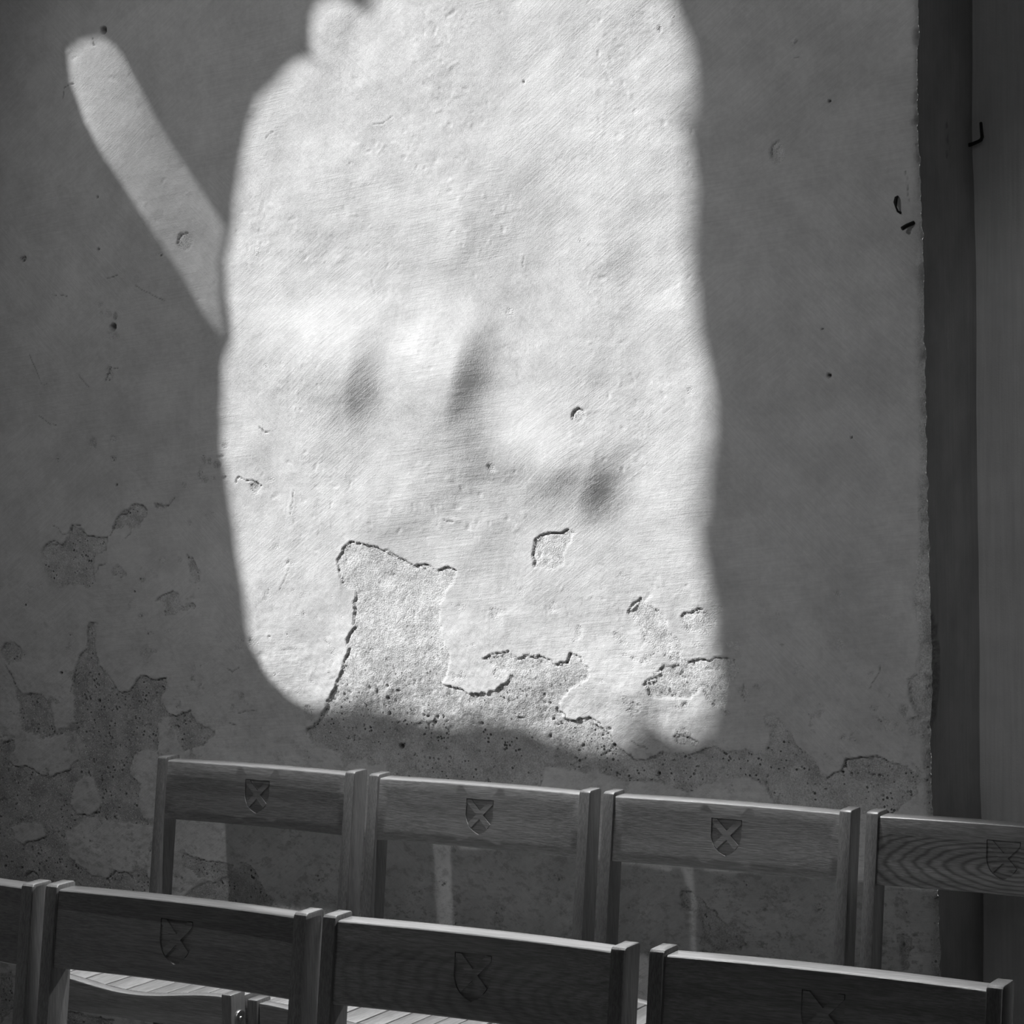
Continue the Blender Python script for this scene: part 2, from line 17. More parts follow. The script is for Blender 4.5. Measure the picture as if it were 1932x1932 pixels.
WIN = [[2.7142,4.6229],[2.7264,3.9707],[2.732,3.9133],[2.7403,3.8906],[2.7515,3.8872],[2.7676,3.8772],[2.7873,3.8528],[2.8056,3.8186],[2.8186,3.7701],[2.8221,3.7048],[2.8099,3.7117],[2.8432,3.6666],[2.8661,3.6227],[2.8904,3.5602],[2.919,3.4965],[2.9345,3.4306],[2.9476,3.3179],[2.9633,3.2061],[2.9736,3.1112],[2.973,3.0516],[2.9654,3.0071],[2.9626,2.9758],[2.9785,2.9025],[2.9854,2.8116],[2.9868,2.7384],[2.9808,2.6965],[2.9784,2.6389],[2.9704,2.5695],[2.9604,2.5132],[2.9583,2.4451],[2.947,2.4113],[2.9243,2.4001],[2.8947,2.4099],[2.8608,2.4397],[2.8269,2.4856],[2.7766,2.566],[2.7108,2.6601],[2.6545,2.7291],[2.5987,2.8227],[2.5519,2.887],[2.5059,2.9387],[2.4605,2.9916],[2.4082,3.0707],[2.3784,3.143],[2.3598,3.1902],[2.3419,3.1936],[2.3059,3.238],[2.2735,3.3156],[2.2608,3.3993],[2.2678,3.4711],[2.274,3.5533],[2.2819,3.5963],[2.2878,3.6378],[2.276,3.6963],[2.2726,3.7559],[2.2656,3.8389],[2.2636,3.8961],[2.2736,3.936],[2.2829,3.977],[2.2871,4.0434],[2.2914,4.1007],[2.2858,4.1717],[2.2839,4.2285],[2.2896,4.2837],[2.2976,4.3086],[2.2875,4.3494],[2.2849,4.3978],[2.2892,4.4548],[2.2987,4.4779],[2.311,4.4972],[2.3195,4.6206],[2.3122,5.2958],[2.344,5.566],[2.4861,5.5812],[2.6533,5.3467],[2.7851,4.9148]]
ADDED_SLOT = [[3.2376,3.155],[3.2108,3.2139],[3.1764,3.2665],[3.1492,3.2826],[3.1318,3.2674],[3.0929,3.2338],[3.0498,3.2067],[3.002,3.1872],[2.98,3.1777],[2.9867,3.0927],[2.9862,3.0329],[2.9786,2.9831],[2.9876,2.9581],[3.0117,2.9562],[3.0562,2.9825],[3.1171,3.0063],[3.1789,3.0284],[3.2126,3.0544],[3.2344,3.0972]]  # added opening, shaped to cast the slanting bar of light
SUN = [0.62751,0.43939,-0.64279]
CH = {"c1":[-2.96323,3.74283,-0.01336],"c2":[-2.48171,3.72842,-0.00626],"c3":[-2.01295,3.72866,0.00418],"c4":[-1.54298,3.73257,0.0],"A":[-2.35035,2.71161,-0.00844],"B":[-1.88268,2.71253,0.00102],"C":[-1.40943,2.722,0.01407],"Z":[-2.8093,2.70637,-0.01367]}
CAM = [4810.028663,0.529054,-0.053284,-0.017071,1.477107]
YW = 3.94          # face of the plaster wall
XL = -4.3          # inner face of the window wall
XA = -1.54         # worn corner where the plaster wall ends
YN = YW + 0.255    # back of the recess
ZL = 2.42          # added ledge: wall cut low so the unseen chair-top spot clears it

# ---------------------------------------------------------------- camera
cam = bpy.data.cameras.new('camera'); camo = bpy.data.objects.new('camera', cam); COL.objects.link(camo)
f, yaw, pitch, roll, camh = CAM
fw = Vector((-math.sin(yaw)*math.cos(pitch), math.cos(yaw)*math.cos(pitch), math.sin(pitch)))
r0 = Vector((math.cos(yaw), math.sin(yaw), 0)); u0 = r0.cross(fw)
rr = r0*math.cos(roll) + u0*math.sin(roll); uu = rr.cross(fw)
camo.matrix_world = Matrix(((rr.x, uu.x, -fw.x, 0), (rr.y, uu.y, -fw.y, 0), (rr.z, uu.z, -fw.z, camh), (0, 0, 0, 1)))
cam.sensor_width = 36; cam.sensor_fit = 'HORIZONTAL'; cam.lens = f*36/1932
cam.clip_start = 0.05
SC.camera = camo

# ---------------------------------------------------------------- world, sun, lamps, exposure
world = bpy.data.worlds.new('sky'); SC.world = world; world.use_nodes = True
world.node_tree.nodes['Background'].inputs[0].default_value = (0.6, 0.6, 0.6, 1)
world.node_tree.nodes['Background'].inputs[1].default_value = 1.0
SC.view_settings.view_transform = 'Standard'; SC.view_settings.look = 'None'
SC.view_settings.gamma = 1; SC.view_settings.exposure = 0; SC.view_settings.use_curve_mapping = False

def aim(o, d):
    o.rotation_euler = Vector(d).to_track_quat('-Z', 'Y').to_euler()
def light(name, kind, loc, target, energy, **kw):
    l = bpy.data.lights.new(name, kind); o = bpy.data.objects.new(name, l); COL.objects.link(o)
    o.location = loc; l.energy = energy
    aim(o, Vector(target) - Vector(loc))
    for k, v in kw.items(): setattr(l, k, v)
    return o
sun = light('sun', 'SUN', (-8, 0, 8), (-8+SUN[0], SUN[1], 8+SUN[2]), 5.6, angle=math.radians(0.53))
# nave lamp up on the left, throws the chairs' shadows on the wall
light('nave_lamp', 'SPOT', (-3.05, 0.85, 3.45), (-2.25, YW, 1.35), 68, spot_size=math.radians(52), spot_blend=0.6, shadow_soft_size=0.07)
# added spot, set back above the plaster wall to brighten the chair tops
light('chair_top_fill', 'SPOT', (-2.4, YW+0.235, 4.9), (-2.2, 2.80, 0.75), 2800, spot_size=math.radians(36), spot_blend=0.40, shadow_soft_size=0.10)
# added spot that brightens the back of the recess
light('recess_fill', 'SPOT', (1.2, 0.2, 2.3), (-0.72, YN, 1.3), 48, spot_size=math.radians(21.5), spot_blend=0.25, shadow_soft_size=0.10)
# added narrow spot to brighten the right sides of front-row posts
light('post_side_fill', 'SPOT', (0.6, 3.95, 1.55), (-2.42, 2.75, 0.62), 70, spot_size=math.radians(17), spot_blend=0.7, shadow_soft_size=0.05)
# added soft fill from behind the camera, lifts the general brightness
light('front_fill', 'AREA', (0.8, -3.2, 3.2), (-1.9, YW, 1.0), 12, shape='RECTANGLE', size=2.2, size_y=2.6)

# ---------------------------------------------------------------- helpers
def link(name, me, mats=(), parent=None, **props):
    o = bpy.data.objects.new(name, me); COL.objects.link(o)
    for m in mats: me.materials.append(m)
    if parent: o.parent = parent
    for k, v in props.items(): o[k] = v
    return o
def bm_mesh(bm, name, smooth=None):
    bmesh.ops.recalc_face_normals(bm, faces=bm.faces)
    me = bpy.data.meshes.new(name); bm.to_mesh(me); bm.free()
    if smooth is not None:
        me.polygons.foreach_set('use_smooth', [True]*len(me.polygons))
        me.set_sharp_from_angle(angle=math.radians(smooth))
    return me
def prism(bm, poly, axis, a, b):
    """extrude a 2D outline; axis 'x' -> outline is (y,z), 'y' -> (x,z), 'z' -> (x,y)"""
    def P(p, t):
        return {'x': (t, p[0], p[1]), 'y': (p[0], t, p[1]), 'z': (p[0], p[1], t)}[axis]
    A = [bm.verts.new(P(p, a)) for p in poly]; B = [bm.verts.new(P(p, b)) for p in poly]
    n = len(poly)
    bm.faces.new(A); bm.faces.new(B)
    for i in range(n): bm.faces.new((A[i], A[(i+1) % n], B[(i+1) % n], B[i]))
def bevel(bm, r, seg=2, ang=35):
    bmesh.ops.recalc_face_normals(bm, faces=bm.faces)
    es = [e for e in bm.edges if len(e.link_faces) == 2 and e.calc_face_angle(0) > math.radians(ang)]
    bmesh.ops.bevel(bm, geom=es, offset=r, segments=seg, profile=0.5, affect='EDGES', clamp_overlap=True)
def pip(px, pz, poly):
    ins = np.zeros(px.shape, bool); n = len(poly)
    for i in range(n):
        x1, z1 = poly[i]; x2, z2 = poly[(i+1) % n]
        c = (z1 > pz) != (z2 > pz)
        with np.errstate(divide='ignore', invalid='ignore'):
            xi = (x2-x1)*(pz-z1)/(z2-z1+1e-12)+x1
        ins ^= c & (px < xi)
    return ins
def segdist(px, pz, pts, closed):
    d = np.full(px.shape, 9.0); n = len(pts)
    for i in range(n if closed else n-1):
        x1, z1 = pts[i]; x2, z2 = pts[(i+1) % n]
        dx, dz = x2-x1, z2-z1; L2 = dx*dx+dz*dz+1e-12
        t = np.clip(((px-x1)*dx+(pz-z1)*dz)/L2, 0, 1)
        d = np.minimum(d, np.hypot(px-x1-t*dx, pz-z1-t*dz))
    return d
def pnoise(x, y, seed=0):
    xi = np.floor(x).astype(np.int64); yi = np.floor(y).astype(np.int64)
    fx = (x-xi).astype(np.float32); fy = (y-yi).astype(np.float32)
    def g(ix, iy, dx, dy):
        h = (ix*374761393 + iy*668265263 + seed*2246822519) & 0xffffffff
        h = ((h ^ (h >> 13))*1274126177) & 0xffffffff
        a = ((h ^ (h >> 16)) & 0xffff).astype(np.float32)*(2*np.pi/65536)
        return np.cos(a)*dx+np.sin(a)*dy
    u = fx*fx*fx*(fx*(fx*6-15)+10); v = fy*fy*fy*(fy*(fy*6-15)+10)
    a = g(xi, yi, fx, fy); b = g(xi+1, yi, fx-1, fy); c = g(xi, yi+1, fx, fy-1); d = g(xi+1, yi+1, fx-1, fy-1)
    return ((a+(b-a)*u)+((c+(d-c)*u)-(a+(b-a)*u))*v)*1.4
def fbm(x, y, seed, octv=3, gain=0.5):
    s = 0; a = 1.0
    for i in range(octv):
        s = s + a*pnoise(x*2**i, y*2**i, seed+i*17); a *= gain
    return s
def sstep(x, a, b):
    t = np.clip((x-a)/(b-a), 0, 1); return t*t*(3-2*t)

# ---------------------------------------------------------------- material helpers
class NT:
    def __init__(s, name):
        s.m = bpy.data.materials.new(name); s.m.use_nodes = True; s.t = s.m.node_tree; s.t.nodes.clear()
        s.out = s.n('ShaderNodeOutputMaterial'); s.bsdf = s.n('ShaderNodeBsdfPrincipled')
        s.l(s.bsdf.outputs[0], s.out.inputs[0])
    def n(s, k, **kw):
        n = s.t.nodes.new(k)
        for a, b in kw.items(): setattr(n, a, b)
        return n
    def l(s, a, b): s.t.links.new(a, b)
    def val(s, x, inp):
        if isinstance(x, (int, float)): inp.default_value = x
        elif isinstance(x, tuple): inp.default_value = x
        else: s.l(x, inp)
    def math(s, op, a, b=0.0, c=None, clamp=False):
        n = s.n('ShaderNodeMath', operation=op, use_clamp=clamp)
        s.val(a, n.inputs[0]); s.val(b, n.inputs[1])
        if c is not None: s.val(c, n.inputs[2])
        return n.outputs[0]
    def mix(s, fac, a, b):
        n = s.n('ShaderNodeMix', data_type='FLOAT'); s.val(fac, n.inputs[0]); s.val(a, n.inputs[2]); s.val(b, n.inputs[3]); return n.outputs[0]
    def ramp(s, x, a, b, lo=0.0, hi=1.0):
        n = s.n('ShaderNodeMapRange', interpolation_type='SMOOTHSTEP')
        s.val(x, n.inputs[0])
        for i, v in enumerate((a, b, lo, hi)): s.val(v, n.inputs[1+i])
        return n.outputs[0]
    def scale(s, v, sc, rotY=None, off=(0, 0, 0), axis='Y_AXIS'):
        if rotY is not None:
            r = s.n('ShaderNodeVectorRotate', rotation_type=axis); s.l(v, r.inputs['Vector']); r.inputs['Angle'].default_value = rotY; v = r.outputs[0]
        m = s.n('ShaderNodeMapping'); s.l(v, m.inputs[0]); m.inputs['Scale'].default_value = sc; m.inputs['Location'].default_value = off
        return m.outputs[0]
    def noise(s, v, sc, det=3.0, rough=0.55, dist=0.0):
        n = s.n('ShaderNodeTexNoise'); s.l(v, n.inputs['Vector']); n.inputs['Scale'].default_value = sc
        n.inputs['Detail'].default_value = det; n.inputs['Roughness'].default_value = rough; n.inputs['Distortion'].default_value = dist
        return n.outputs['Fac']
    def vor(s, v, sc, feature='F1', out='Distance', rnd=1.0):
        n = s.n('ShaderNodeTexVoronoi', feature=feature); s.l(v, n.inputs['Vector']); n.inputs['Scale'].default_value = sc; n.inputs['Randomness'].default_value = rnd
        return n.outputs[out]
    def grey(s, x, inp=None):
        c = s.n('ShaderNodeCombineColor'); 
        for i in range(3): s.l(x, c.inputs[i])
        s.l(c.outputs[0], inp or s.bsdf.inputs['Base Color'])
    def bump(s, h, dist, strength=1.0, prev=None):
        b = s.n('ShaderNodeBump'); b.inputs['Distance'].default_value = dist; b.inputs['Strength'].default_value = strength
        s.l(h, b.inputs['Height'])
        if prev: s.l(prev, b.inputs['Normal'])
        return b.outputs[0]
    def set(s, **kw):
        for k, v in kw.items(): s.bsdf.inputs[k.replace('_', ' ')].default_value = v
        return s.m

def plaster_material():
    s = NT('limewashed_plaster'); P = s.n('ShaderNodeTexCoord').outputs['Object']
    A = lambda n: [s.n('ShaderNodeAttribute', attribute_name=n).outputs['Fac']][0]
    bare, crevice_shade, smooth = A('bare'), A('crevice_shade'), A('smooth_zone')
    big = s.noise(P, 2.3, 4, 0.6); mid = s.noise(P, 14, 4, 0.6); fine = s.noise(P, 110, 4, 0.6); grain = s.noise(P, 420, 2, 0.6)
    lime = s.math('ADD', s.ramp(big, 0.3, 0.7, 0.68, 0.79), s.math('ADD', s.ramp(mid, 0.3, 0.7, -0.06, 0.05), s.ramp(fine, 0.3, 0.7, -0.03, 0.03)))
    # brush strokes in three directions, each holding sway in its own patches
    st = []
    for k, (a, sc) in enumerate(((0.12, (16, 16, 300)), (-0.75, (18, 18, 330)), (0.62, (16, 16, 290)))):
        st.append(s.noise(s.scale(P, sc, rotY=a, off=(k*3.7, 0, k*9.1)), 1.0, 3, 0.6, 0.4))
    w1 = s.ramp(s.noise(P, 3.1, 1), 0.44, 0.56); w2 = s.ramp(s.noise(s.scale(P, (1, 1, 1), off=(7, 3, 1)), 2.7, 1), 0.45, 0.58)
    stroke = s.mix(w2, s.mix(w1, st[0], st[1]), st[2])
    lime = s.math('MULTIPLY', lime, s.ramp(stroke, 0.3, 0.7, 0.94, 1.03))
    # dirt in the lower courses
    sep = s.n('ShaderNodeSeparateXYZ'); s.l(P, sep.inputs[0])
    low = s.ramp(s.math('ADD', sep.outputs[2], s.math('MULTIPLY', s.math('SUBTRACT', mid, 0.5), 0.5)), 0.35, 1.25, 1.0, 0.0)
    dirt = s.math('MULTIPLY', low, s.ramp(s.noise(s.scale(P, (1, 1, 1.7)), 36, 7, 0.74), 0.50, 0.62))
    lime = s.math('MULTIPLY', lime, s.math('SUBTRACT', 1.0, s.math('MULTIPLY', dirt, 0.27)))
    spk = s.math('MULTIPLY', s.ramp(s.noise(s.scale(P, (1, 1, 1.5)), 75, 5, 0.7), 0.52, 0.64), s.ramp(s.noise(P, 7, 3, 0.6), 0.46, 0.62))
    lime = s.math('MULTIPLY', lime, s.math('SUBTRACT', 1.0, s.math('MULTIPLY', s.math('MULTIPLY', spk, low), 0.42)))
    left_tone = s.ramp(sep.outputs[0], -3.55, -2.7, 0.80, 1.0)  # limewash darker towards the left end
    lime = s.math('MULTIPLY', lime, left_tone)
    # bare mortar: sand, pale lime lumps and pit shade painted as dark specks
    mort = s.math('ADD', s.ramp(s.noise(P, 30, 5, 0.7), 0.3, 0.7, 0.50, 0.78), s.ramp(grain, 0.3, 0.7, -0.13, 0.13))
    mort = s.math('MULTIPLY', mort, s.ramp(sep.outputs[2], 0.86, 1.0, 0.90, 1.10))   # painted light: mortar paler in the sun patch, darker in the shade below
    mort = s.math('MULTIPLY', mort, s.ramp(sep.outputs[0], -3.3, -2.75, 0.72, 1.0))
    v = s.vor(s.scale(P, (1, 1, 1)), 125, out='Distance'); lowm = s.math('MAXIMUM', s.ramp(sep.outputs[2], 0.88, 1.02, 1.0, 0.25), s.ramp(sep.outputs[0], -3.0, -2.9, 1.0, 0.0)); sel = s.math('MULTIPLY', lowm, s.ramp(s.noise(P, 26, 3, 0.6), 0.42, 0.56))
    v = s.math('SUBTRACT', v, s.ramp(s.noise(P, 60, 2), 0.35, 0.7, -0.10, 0.16)); mort = s.mix(s.math('MULTIPLY', s.ramp(v, 0.17, 0.25, 1, 0), sel), mort, 0.13)
    v2 = s.vor(s.scale(P, (1, 1, 1), off=(3, 1, 2)), 160); mort = s.mix(s.math('MULTIPLY', s.ramp(v2, 0.16, 0.24, 1, 0), 0.6), mort, 0.80)
    col = s.mix(bare, lime, mort)
    col = s.math('MULTIPLY', col, s.math('SUBTRACT', 1.0, s.math('MULTIPLY', crevice_shade, 0.86)))  # shade of cracks, pits, holes and peeled edges painted into the colour
    s.grey(col)
    n1 = s.bump(stroke, 0.00062)
    n2 = s.bump(s.math('MULTIPLY', s.math('ADD', fine, grain), s.math('ADD', 0.26, s.math('MULTIPLY', bare, 0.5))), 0.0021, prev=n1)
    s.l(n2, s.bsdf.inputs['Normal'])
    return s.set(Roughness=0.92, Specular_IOR_Level=0.15)

def paint_material(name, lo, hi):
    s = NT(name); P = s.n('ShaderNodeTexCoord').outputs['Object']
    streak = s.noise(s.scale(P, (160, 160, 5)), 1.0, 4, 0.6); mid = s.noise(P, 8, 4, 0.6); fine = s.noise(P, 260, 2)
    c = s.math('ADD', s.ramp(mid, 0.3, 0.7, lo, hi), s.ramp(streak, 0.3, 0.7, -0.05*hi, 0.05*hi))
    A = s.n('ShaderNodeAttribute', attribute_name='bare').outputs['Fac']; S = s.n('ShaderNodeAttribute', attribute_name='crevice_shade').outputs['Fac']
    c = s.mix(A, c, s.ramp(fine, 0.3, 0.7, 0.35, 0.65))
    c = s.math('MULTIPLY', c, s.math('SUBTRACT', 1.0, s.math('MULTIPLY', S, 0.85)))  # painted shade round the chips and in the hollow
    s.grey(c)
    s.l(s.bump(s.math('ADD', streak, s.math('MULTIPLY', fine, 0.5)), 0.0012), s.bsdf.inputs['Normal'])
    return s.set(Roughness=0.85, Specular_IOR_Level=0.2)

def oak_material(axis, rail=False):
    s = NT('varnished_oak_'+axis+('_rail' if rail else '')); P0 = s.n('ShaderNodeTexCoord').outputs['Object']
    rnd = s.n('ShaderNodeObjectInfo').outputs['Random']
    add = s.n('ShaderNodeVectorMath', operation='ADD'); s.l(P0, add.inputs[0])
    cmb = s.n('ShaderNodeCombineXYZ')
    for i, k in enumerate((3.1, 5.3, 7.7)): s.l(s.math('MULTIPLY', rnd, k), cmb.inputs[i])
    s.l(cmb.outputs[0], add.inputs[1]); P = add.outputs[0]
    def sc(along, across): return {'x': (along, across, across), 'y': (across, along, across), 'z': (across, across, along)}[axis]
    fig = s.noise(s.scale(P, sc(1.6, 38)), 1.0, 4, 0.6, 0.6)
    pores = s.noise(s.scale(P, sc(26, 620)), 1.0, 2, 0.7)
    fine = s.noise(s.scale(P, sc(60, 1500)), 1.0, 2, 0.6)
    c = s.ramp(fig, 0.25, 0.75, *((0.12, 0.18) if axis == 'z' else (0.17, 0.25)))
    if rail:
        O = lambda n: s.n('ShaderNodeAttribute', attribute_type='OBJECT', attribute_name=n).outputs['Fac']
        sep = s.n('ShaderNodeSeparateXYZ'); s.l(P0, sep.inputs[0])
        # flame figure of a flat sawn board
        wob = s.noise(s.scale(P, (5, 5, 30)), 1.0, 3, 0.55)
        xx = s.math('MULTIPLY', s.math('SUBTRACT', sep.outputs[0], O('flame_centre')), 0.25)
        zz = s.math('MULTIPLY', s.math('SUBTRACT', sep.outputs[2], 0.703), 1.0)
        r = s.math('SQRT', s.math('ADD', s.math('MULTIPLY', xx, xx), s.math('MULTIPLY', zz, zz)))
        ph = s.math('ADD', s.math('MULTIPLY', r, 980.0), s.math('MULTIPLY', wob, 13.0))
        ring = s.math('ADD', s.math('MULTIPLY', s.math('SINE', ph), 0.5), 0.5)
        ring = s.math('POWER', ring, 2.2)
        fl = s.math('MULTIPLY', ring, O('flame'))
        # two staves glued up: the top one differs in tone
        edge = s.math('ADD', sep.outputs[2], s.math('MULTIPLY', sep.outputs[0], 0.02))
        top = s.ramp(edge, 0.7425, 0.7430)
        c = s.math('MULTIPLY', c, s.math('ADD', 1.0, s.math('MULTIPLY', top, O('top_stave'))))
        c = s.math('MULTIPLY', c, s.math('SUBTRACT', 1.0, s.math('MULTIPLY', s.math('MULTIPLY', fl, 0.55), s.math('SUBTRACT', 1.0, top))))
        c = s.math('MULTIPLY', c, s.math('ADD', 1.0, O('tone')))
    c = s.math('MULTIPLY', c, s.ramp(pores, 0.32, 0.68, 0.72, 1.16))
    c = s.math('MULTIPLY', c, s.ramp(fine, 0.3, 0.7, 0.88, 1.1))
    s.grey(c)
    s.l(s.bump(s.math('ADD', pores, s.math('MULTIPLY', fine, 0.4)), 0.00022), s.bsdf.inputs['Normal'])
    s.bsdf.inputs['Coat Weight'].default_value = 1.0; s.bsdf.inputs['Coat Roughness'].default_value = 0.17; s.bsdf.inputs['Coat IOR'].default_value = 1.55
    return s.set(Roughness=0.42, Specular_IOR_Level=0.5)

def metal_material(name, c, rough, metallic=1.0):
    s = NT(name); P = s.n('ShaderNodeTexCoord').outputs['Object']
    s.grey(s.ramp(s.noise(P, 150, 3), 0.3, 0.7, c*0.8, c*1.2))
    return s.set(Roughness=rough, Metallic=metallic)

def stone_floor_material():
    s = NT('stone_flags'); P = s.n('ShaderNodeTexCoord').outputs['Object']
    c = s.ramp(s.noise(P, 3, 5, 0.6), 0.3, 0.7, 0.06, 0.10)
    s.grey(c); s.l(s.bump(s.noise(P, 60, 4), 0.002), s.bsdf.inputs['Normal'])
    return s.set(Roughness=0.75)

def light_bar_filter_material():
    s = NT('light_bar_filter'); P = s.n('ShaderNodeTexCoord').outputs['Object']
    sep = s.n('ShaderNodeSeparateXYZ'); s.l(P, sep.inputs[0])   # passes less towards the low end, so the light bar fades
    t = s.n('ShaderNodeBsdfTransparent'); s.grey(s.math('MULTIPLY', s.ramp(sep.outputs[1], 2.98, 3.22, 0.26, 0.92), s.ramp(s.noise(P, 6, 3), 0.3, 0.7, 0.9, 1.1)), t.inputs[0])
    g = s.n('ShaderNodeBsdfGlossy'); g.inputs['Roughness'].default_value = 0.1
    m = s.n('ShaderNodeMixShader'); m.inputs[0].default_value = 0.05; s.l(t.outputs[0], m.inputs[1]); s.l(g.outputs[0], m.inputs[2])
    s.l(m.outputs[0], s.out.inputs[0]); return s.m

M_PL = plaster_material(); M_PAINT = paint_material('grey_paint', 0.36, 0.45); M_LIME = paint_material('old_limewash', 0.70, 0.80); M_DIM = paint_material('dim_limewash', 0.26, 0.32)  # dim limewash: unseen shell walls darkened to cut bounced light
M_OX, M_OY, M_OZ = oak_material('x'), oak_material('y'), oak_material('z'); M_RAIL = oak_material('x', True)
M_IRON = metal_material('black_iron', 0.03, 0.6, 0.6); M_STEEL = metal_material('steel', 0.45, 0.35); M_FLOOR = stone_floor_material(); M_FILTER = light_bar_filter_material()

# ---------------------------------------------------------------- the plaster wall: real relief
def plaster_wall():
    g = 0.0023
    x0, x1, z0, z1 = -3.62, XA, 0.10, 2.37
    nx = int(round((x1-x0)/g)); nz = int(round((z1-z0)/g))
    xs = np.linspace(x0, x1, nx+1); zs = np.linspace(z0, z1, nz+1)
    X, Zz = np.meshgrid(xs, zs); X = X.copy(); Zz = Zz.copy()
    ez = np.array([p[1] for p in EDGE][::-1]); ex = np.array([p[0] for p in EDGE][::-1])
    edge = np.interp(zs, ez, ex) + 0.0022*fbm(zs*60, zs*0+3.1, 5, 3)
    wcol = np.clip((xs-(x1-0.06))/0.06, 0, 1)
    X += (edge-x1)[:, None]*wcol[None, :]
    ed = edge[:, None]-X                                   # distance to the worn corner
    h = 0.0042*fbm(X*3.6, Zz*3.6, 11, 2) + 0.0011*fbm(X*12, Zz*15, 21, 2) + 0.00022*fbm(X*40, Zz*55, 31, 2) + 0.00010*fbm(X*150, Zz*170, 41, 2)
    wob_ = 0.02*pnoise(X*14, Zz*14, 184)
    pk = pnoise((X*0.83+Zz*0.56+wob_)*58, (Zz*0.83-X*0.56-wob_)*50, 181); pz_ = sstep(pnoise(X*6, Zz*6, 182), -0.1, 0.3)
    h += pz_*(0.0006*sstep(pk, 0.45, 0.7) - 0.0009*sstep(-pk, 0.52, 0.7)) + 0.0005*pz_*fbm(X*24, Zz*32, 183, 3)
    # lower part is rougher
    low = sstep(-Zz, -1.35, -0.75)
    lump = fbm(X*26, Zz*34, 51, 3)
    h += low*(0.0009*lump + 0.0004*fbm(X*75, Zz*95, 61, 2))
    for (hx, hz, A, rise, fall, wid, ang) in HUMP:
        a = math.radians(ang); dx, dz = X-hx, Zz-hz
        m = (np.abs(dx) < 1.1) & (np.abs(dz) < 1.1)
        s_ = dx[m]*math.cos(a)+dz[m]*math.sin(a); t_ = -dx[m]*math.sin(a)+dz[m]*math.cos(a)
        rr_ = np.where(s_ < 0, rise, fall)*0.001
        h[m] += A*0.001*np.exp(-(s_/rr_)**2)*np.exp(-(t_/(wid*0.001))**2)
    bare = np.zeros_like(h); dep = np.zeros_like(h); crevice_shade = np.zeros_like(h)
    wx = 0.0036*fbm(X*60, Zz*60, 81, 4, 0.7); wz = 0.0036*fbm(X*60, Zz*60, 91, 4, 0.7)
    Xw, Zw = X+wx, Zz+wz
    lowe = 0.25+0.75*np.maximum(sstep(-Zz, -1.0, -0.86), sstep(-X, 2.9, 3.0))
    for d, poly in POLY:
        px = [p[0] for p in poly]; pz = [p[1] for p in poly]
        m = (Xw > min(px)-0.02) & (Xw < max(px)+0.02) & (Zw > min(pz)-0.02) & (Zw < max(pz)+0.02)
        if not m.any(): continue
        sd = segdist(Xw[m], Zw[m], poly, True)*np.where(pip(Xw[m], Zw[m], poly), 1, -1)
        k = sstep(sd, -0.0010, 0.0014)
        if d > 0:
            bare[m] = np.maximum(bare[m], k); dep[m] = np.maximum(dep[m], k*d*(0.0005+0.0005*lowe[m])); crevice_shade[m] = np.maximum(crevice_shade[m], 0.6*np.exp(-((sd-0.0004)/0.0010)**2)*sstep(pnoise(Xw[m]*45, Zw[m]*45, 171), -0.2, 0.25)*(lowe[m]-0.2))  # peeled edges get a painted line of shade
        else:
            bare[m] *= 1-k; dep[m] *= 1-k
    # small losses scattered over the lower wall
    sp = fbm(X*19, Zz*23, 101, 4, 0.6)
    k = sstep(sp, 0.62, 0.70)*sstep(-Zz, -1.25, -0.95)*(1-bare)
    bare = np.maximum(bare, k*0.8); dep = np.maximum(dep, k*0.0016)
    for cx, cz, rx, rz, d in CHIP:
        m = (np.abs(X-cx) < rx*2+0.01) & (np.abs(Zz-cz) < rz*2+0.01)
        q = np.hypot((X[m]+0.6*wx[m]-cx)/rx, (Zz[m]+0.6*wz[m]-cz)/rz)
        k = 1-sstep(q, 0.82, 1.08)
        bare[m] = np.maximum(bare[m], k); dep[m] = np.where(d < 0, dep[m]+k*d*0.001, np.maximum(dep[m], k*d*0.0007))
    # worn corner strip
    strip = (1-sstep(ed+0.006*fbm(Zz*30, X*30, 111, 3), 0.006, 0.012))*sstep(-Zz, -2.1, -1.35)
    bare = np.maximum(bare, strip*0.8)
    cn = np.maximum(0, fbm(Zz*34, X*20, 121, 3))
    h -= (0.004+0.010*cn)*np.exp(-ed/0.0045)
    h -= strip*0.0022
    # raw mortar surface: pits and sand
    gr = fbm(X*110, Zz*110, 131, 2); pit = pnoise(X*135, Zz*135, 141); lowz = sstep(-Zz, -1.0, -0.86)
    pitz = sstep(pnoise(X*24, Zz*24, 151), -0.15, 0.25)
    rough = (0.35+0.65*lowz)*(0.0011*fbm(X*42, Zz*42, 161, 3) + 0.0005*gr) - (0.0012+0.0026*lowz)*sstep(pit, 0.46, 0.62)*pitz
    h += -dep + bare*rough
    crevice_shade = np.maximum(crevice_shade, bare*sstep(pit, 0.50, 0.66)*pitz*(0.25+0.6*lowz))
    for wd, dp, pts in CRACK:
        px = [p[0] for p in pts]; pz = [p[1] for p in pts]
        m = (X > min(px)-0.03) & (X < max(px)+0.03) & (Zz > min(pz)-0.03) & (Zz < max(pz)+0.03)
        if not m.any(): continue
        d = segdist(X[m]+0.35*wx[m], Zz[m]+0.35*wz[m], pts, False)
        w_ = wd*0.00045
        h[m] += 0.0004*np.exp(-(d/0.007)**2)*(1-bare[m])
        c = np.exp(-(d/max(w_, 0.0008))**2)
        h[m] -= dp*0.0006*c*min(1, wd/1.5); crevice_shade[m] = np.maximum(crevice_shade[m], c*min(0.9, 0.25+wd*0.4))
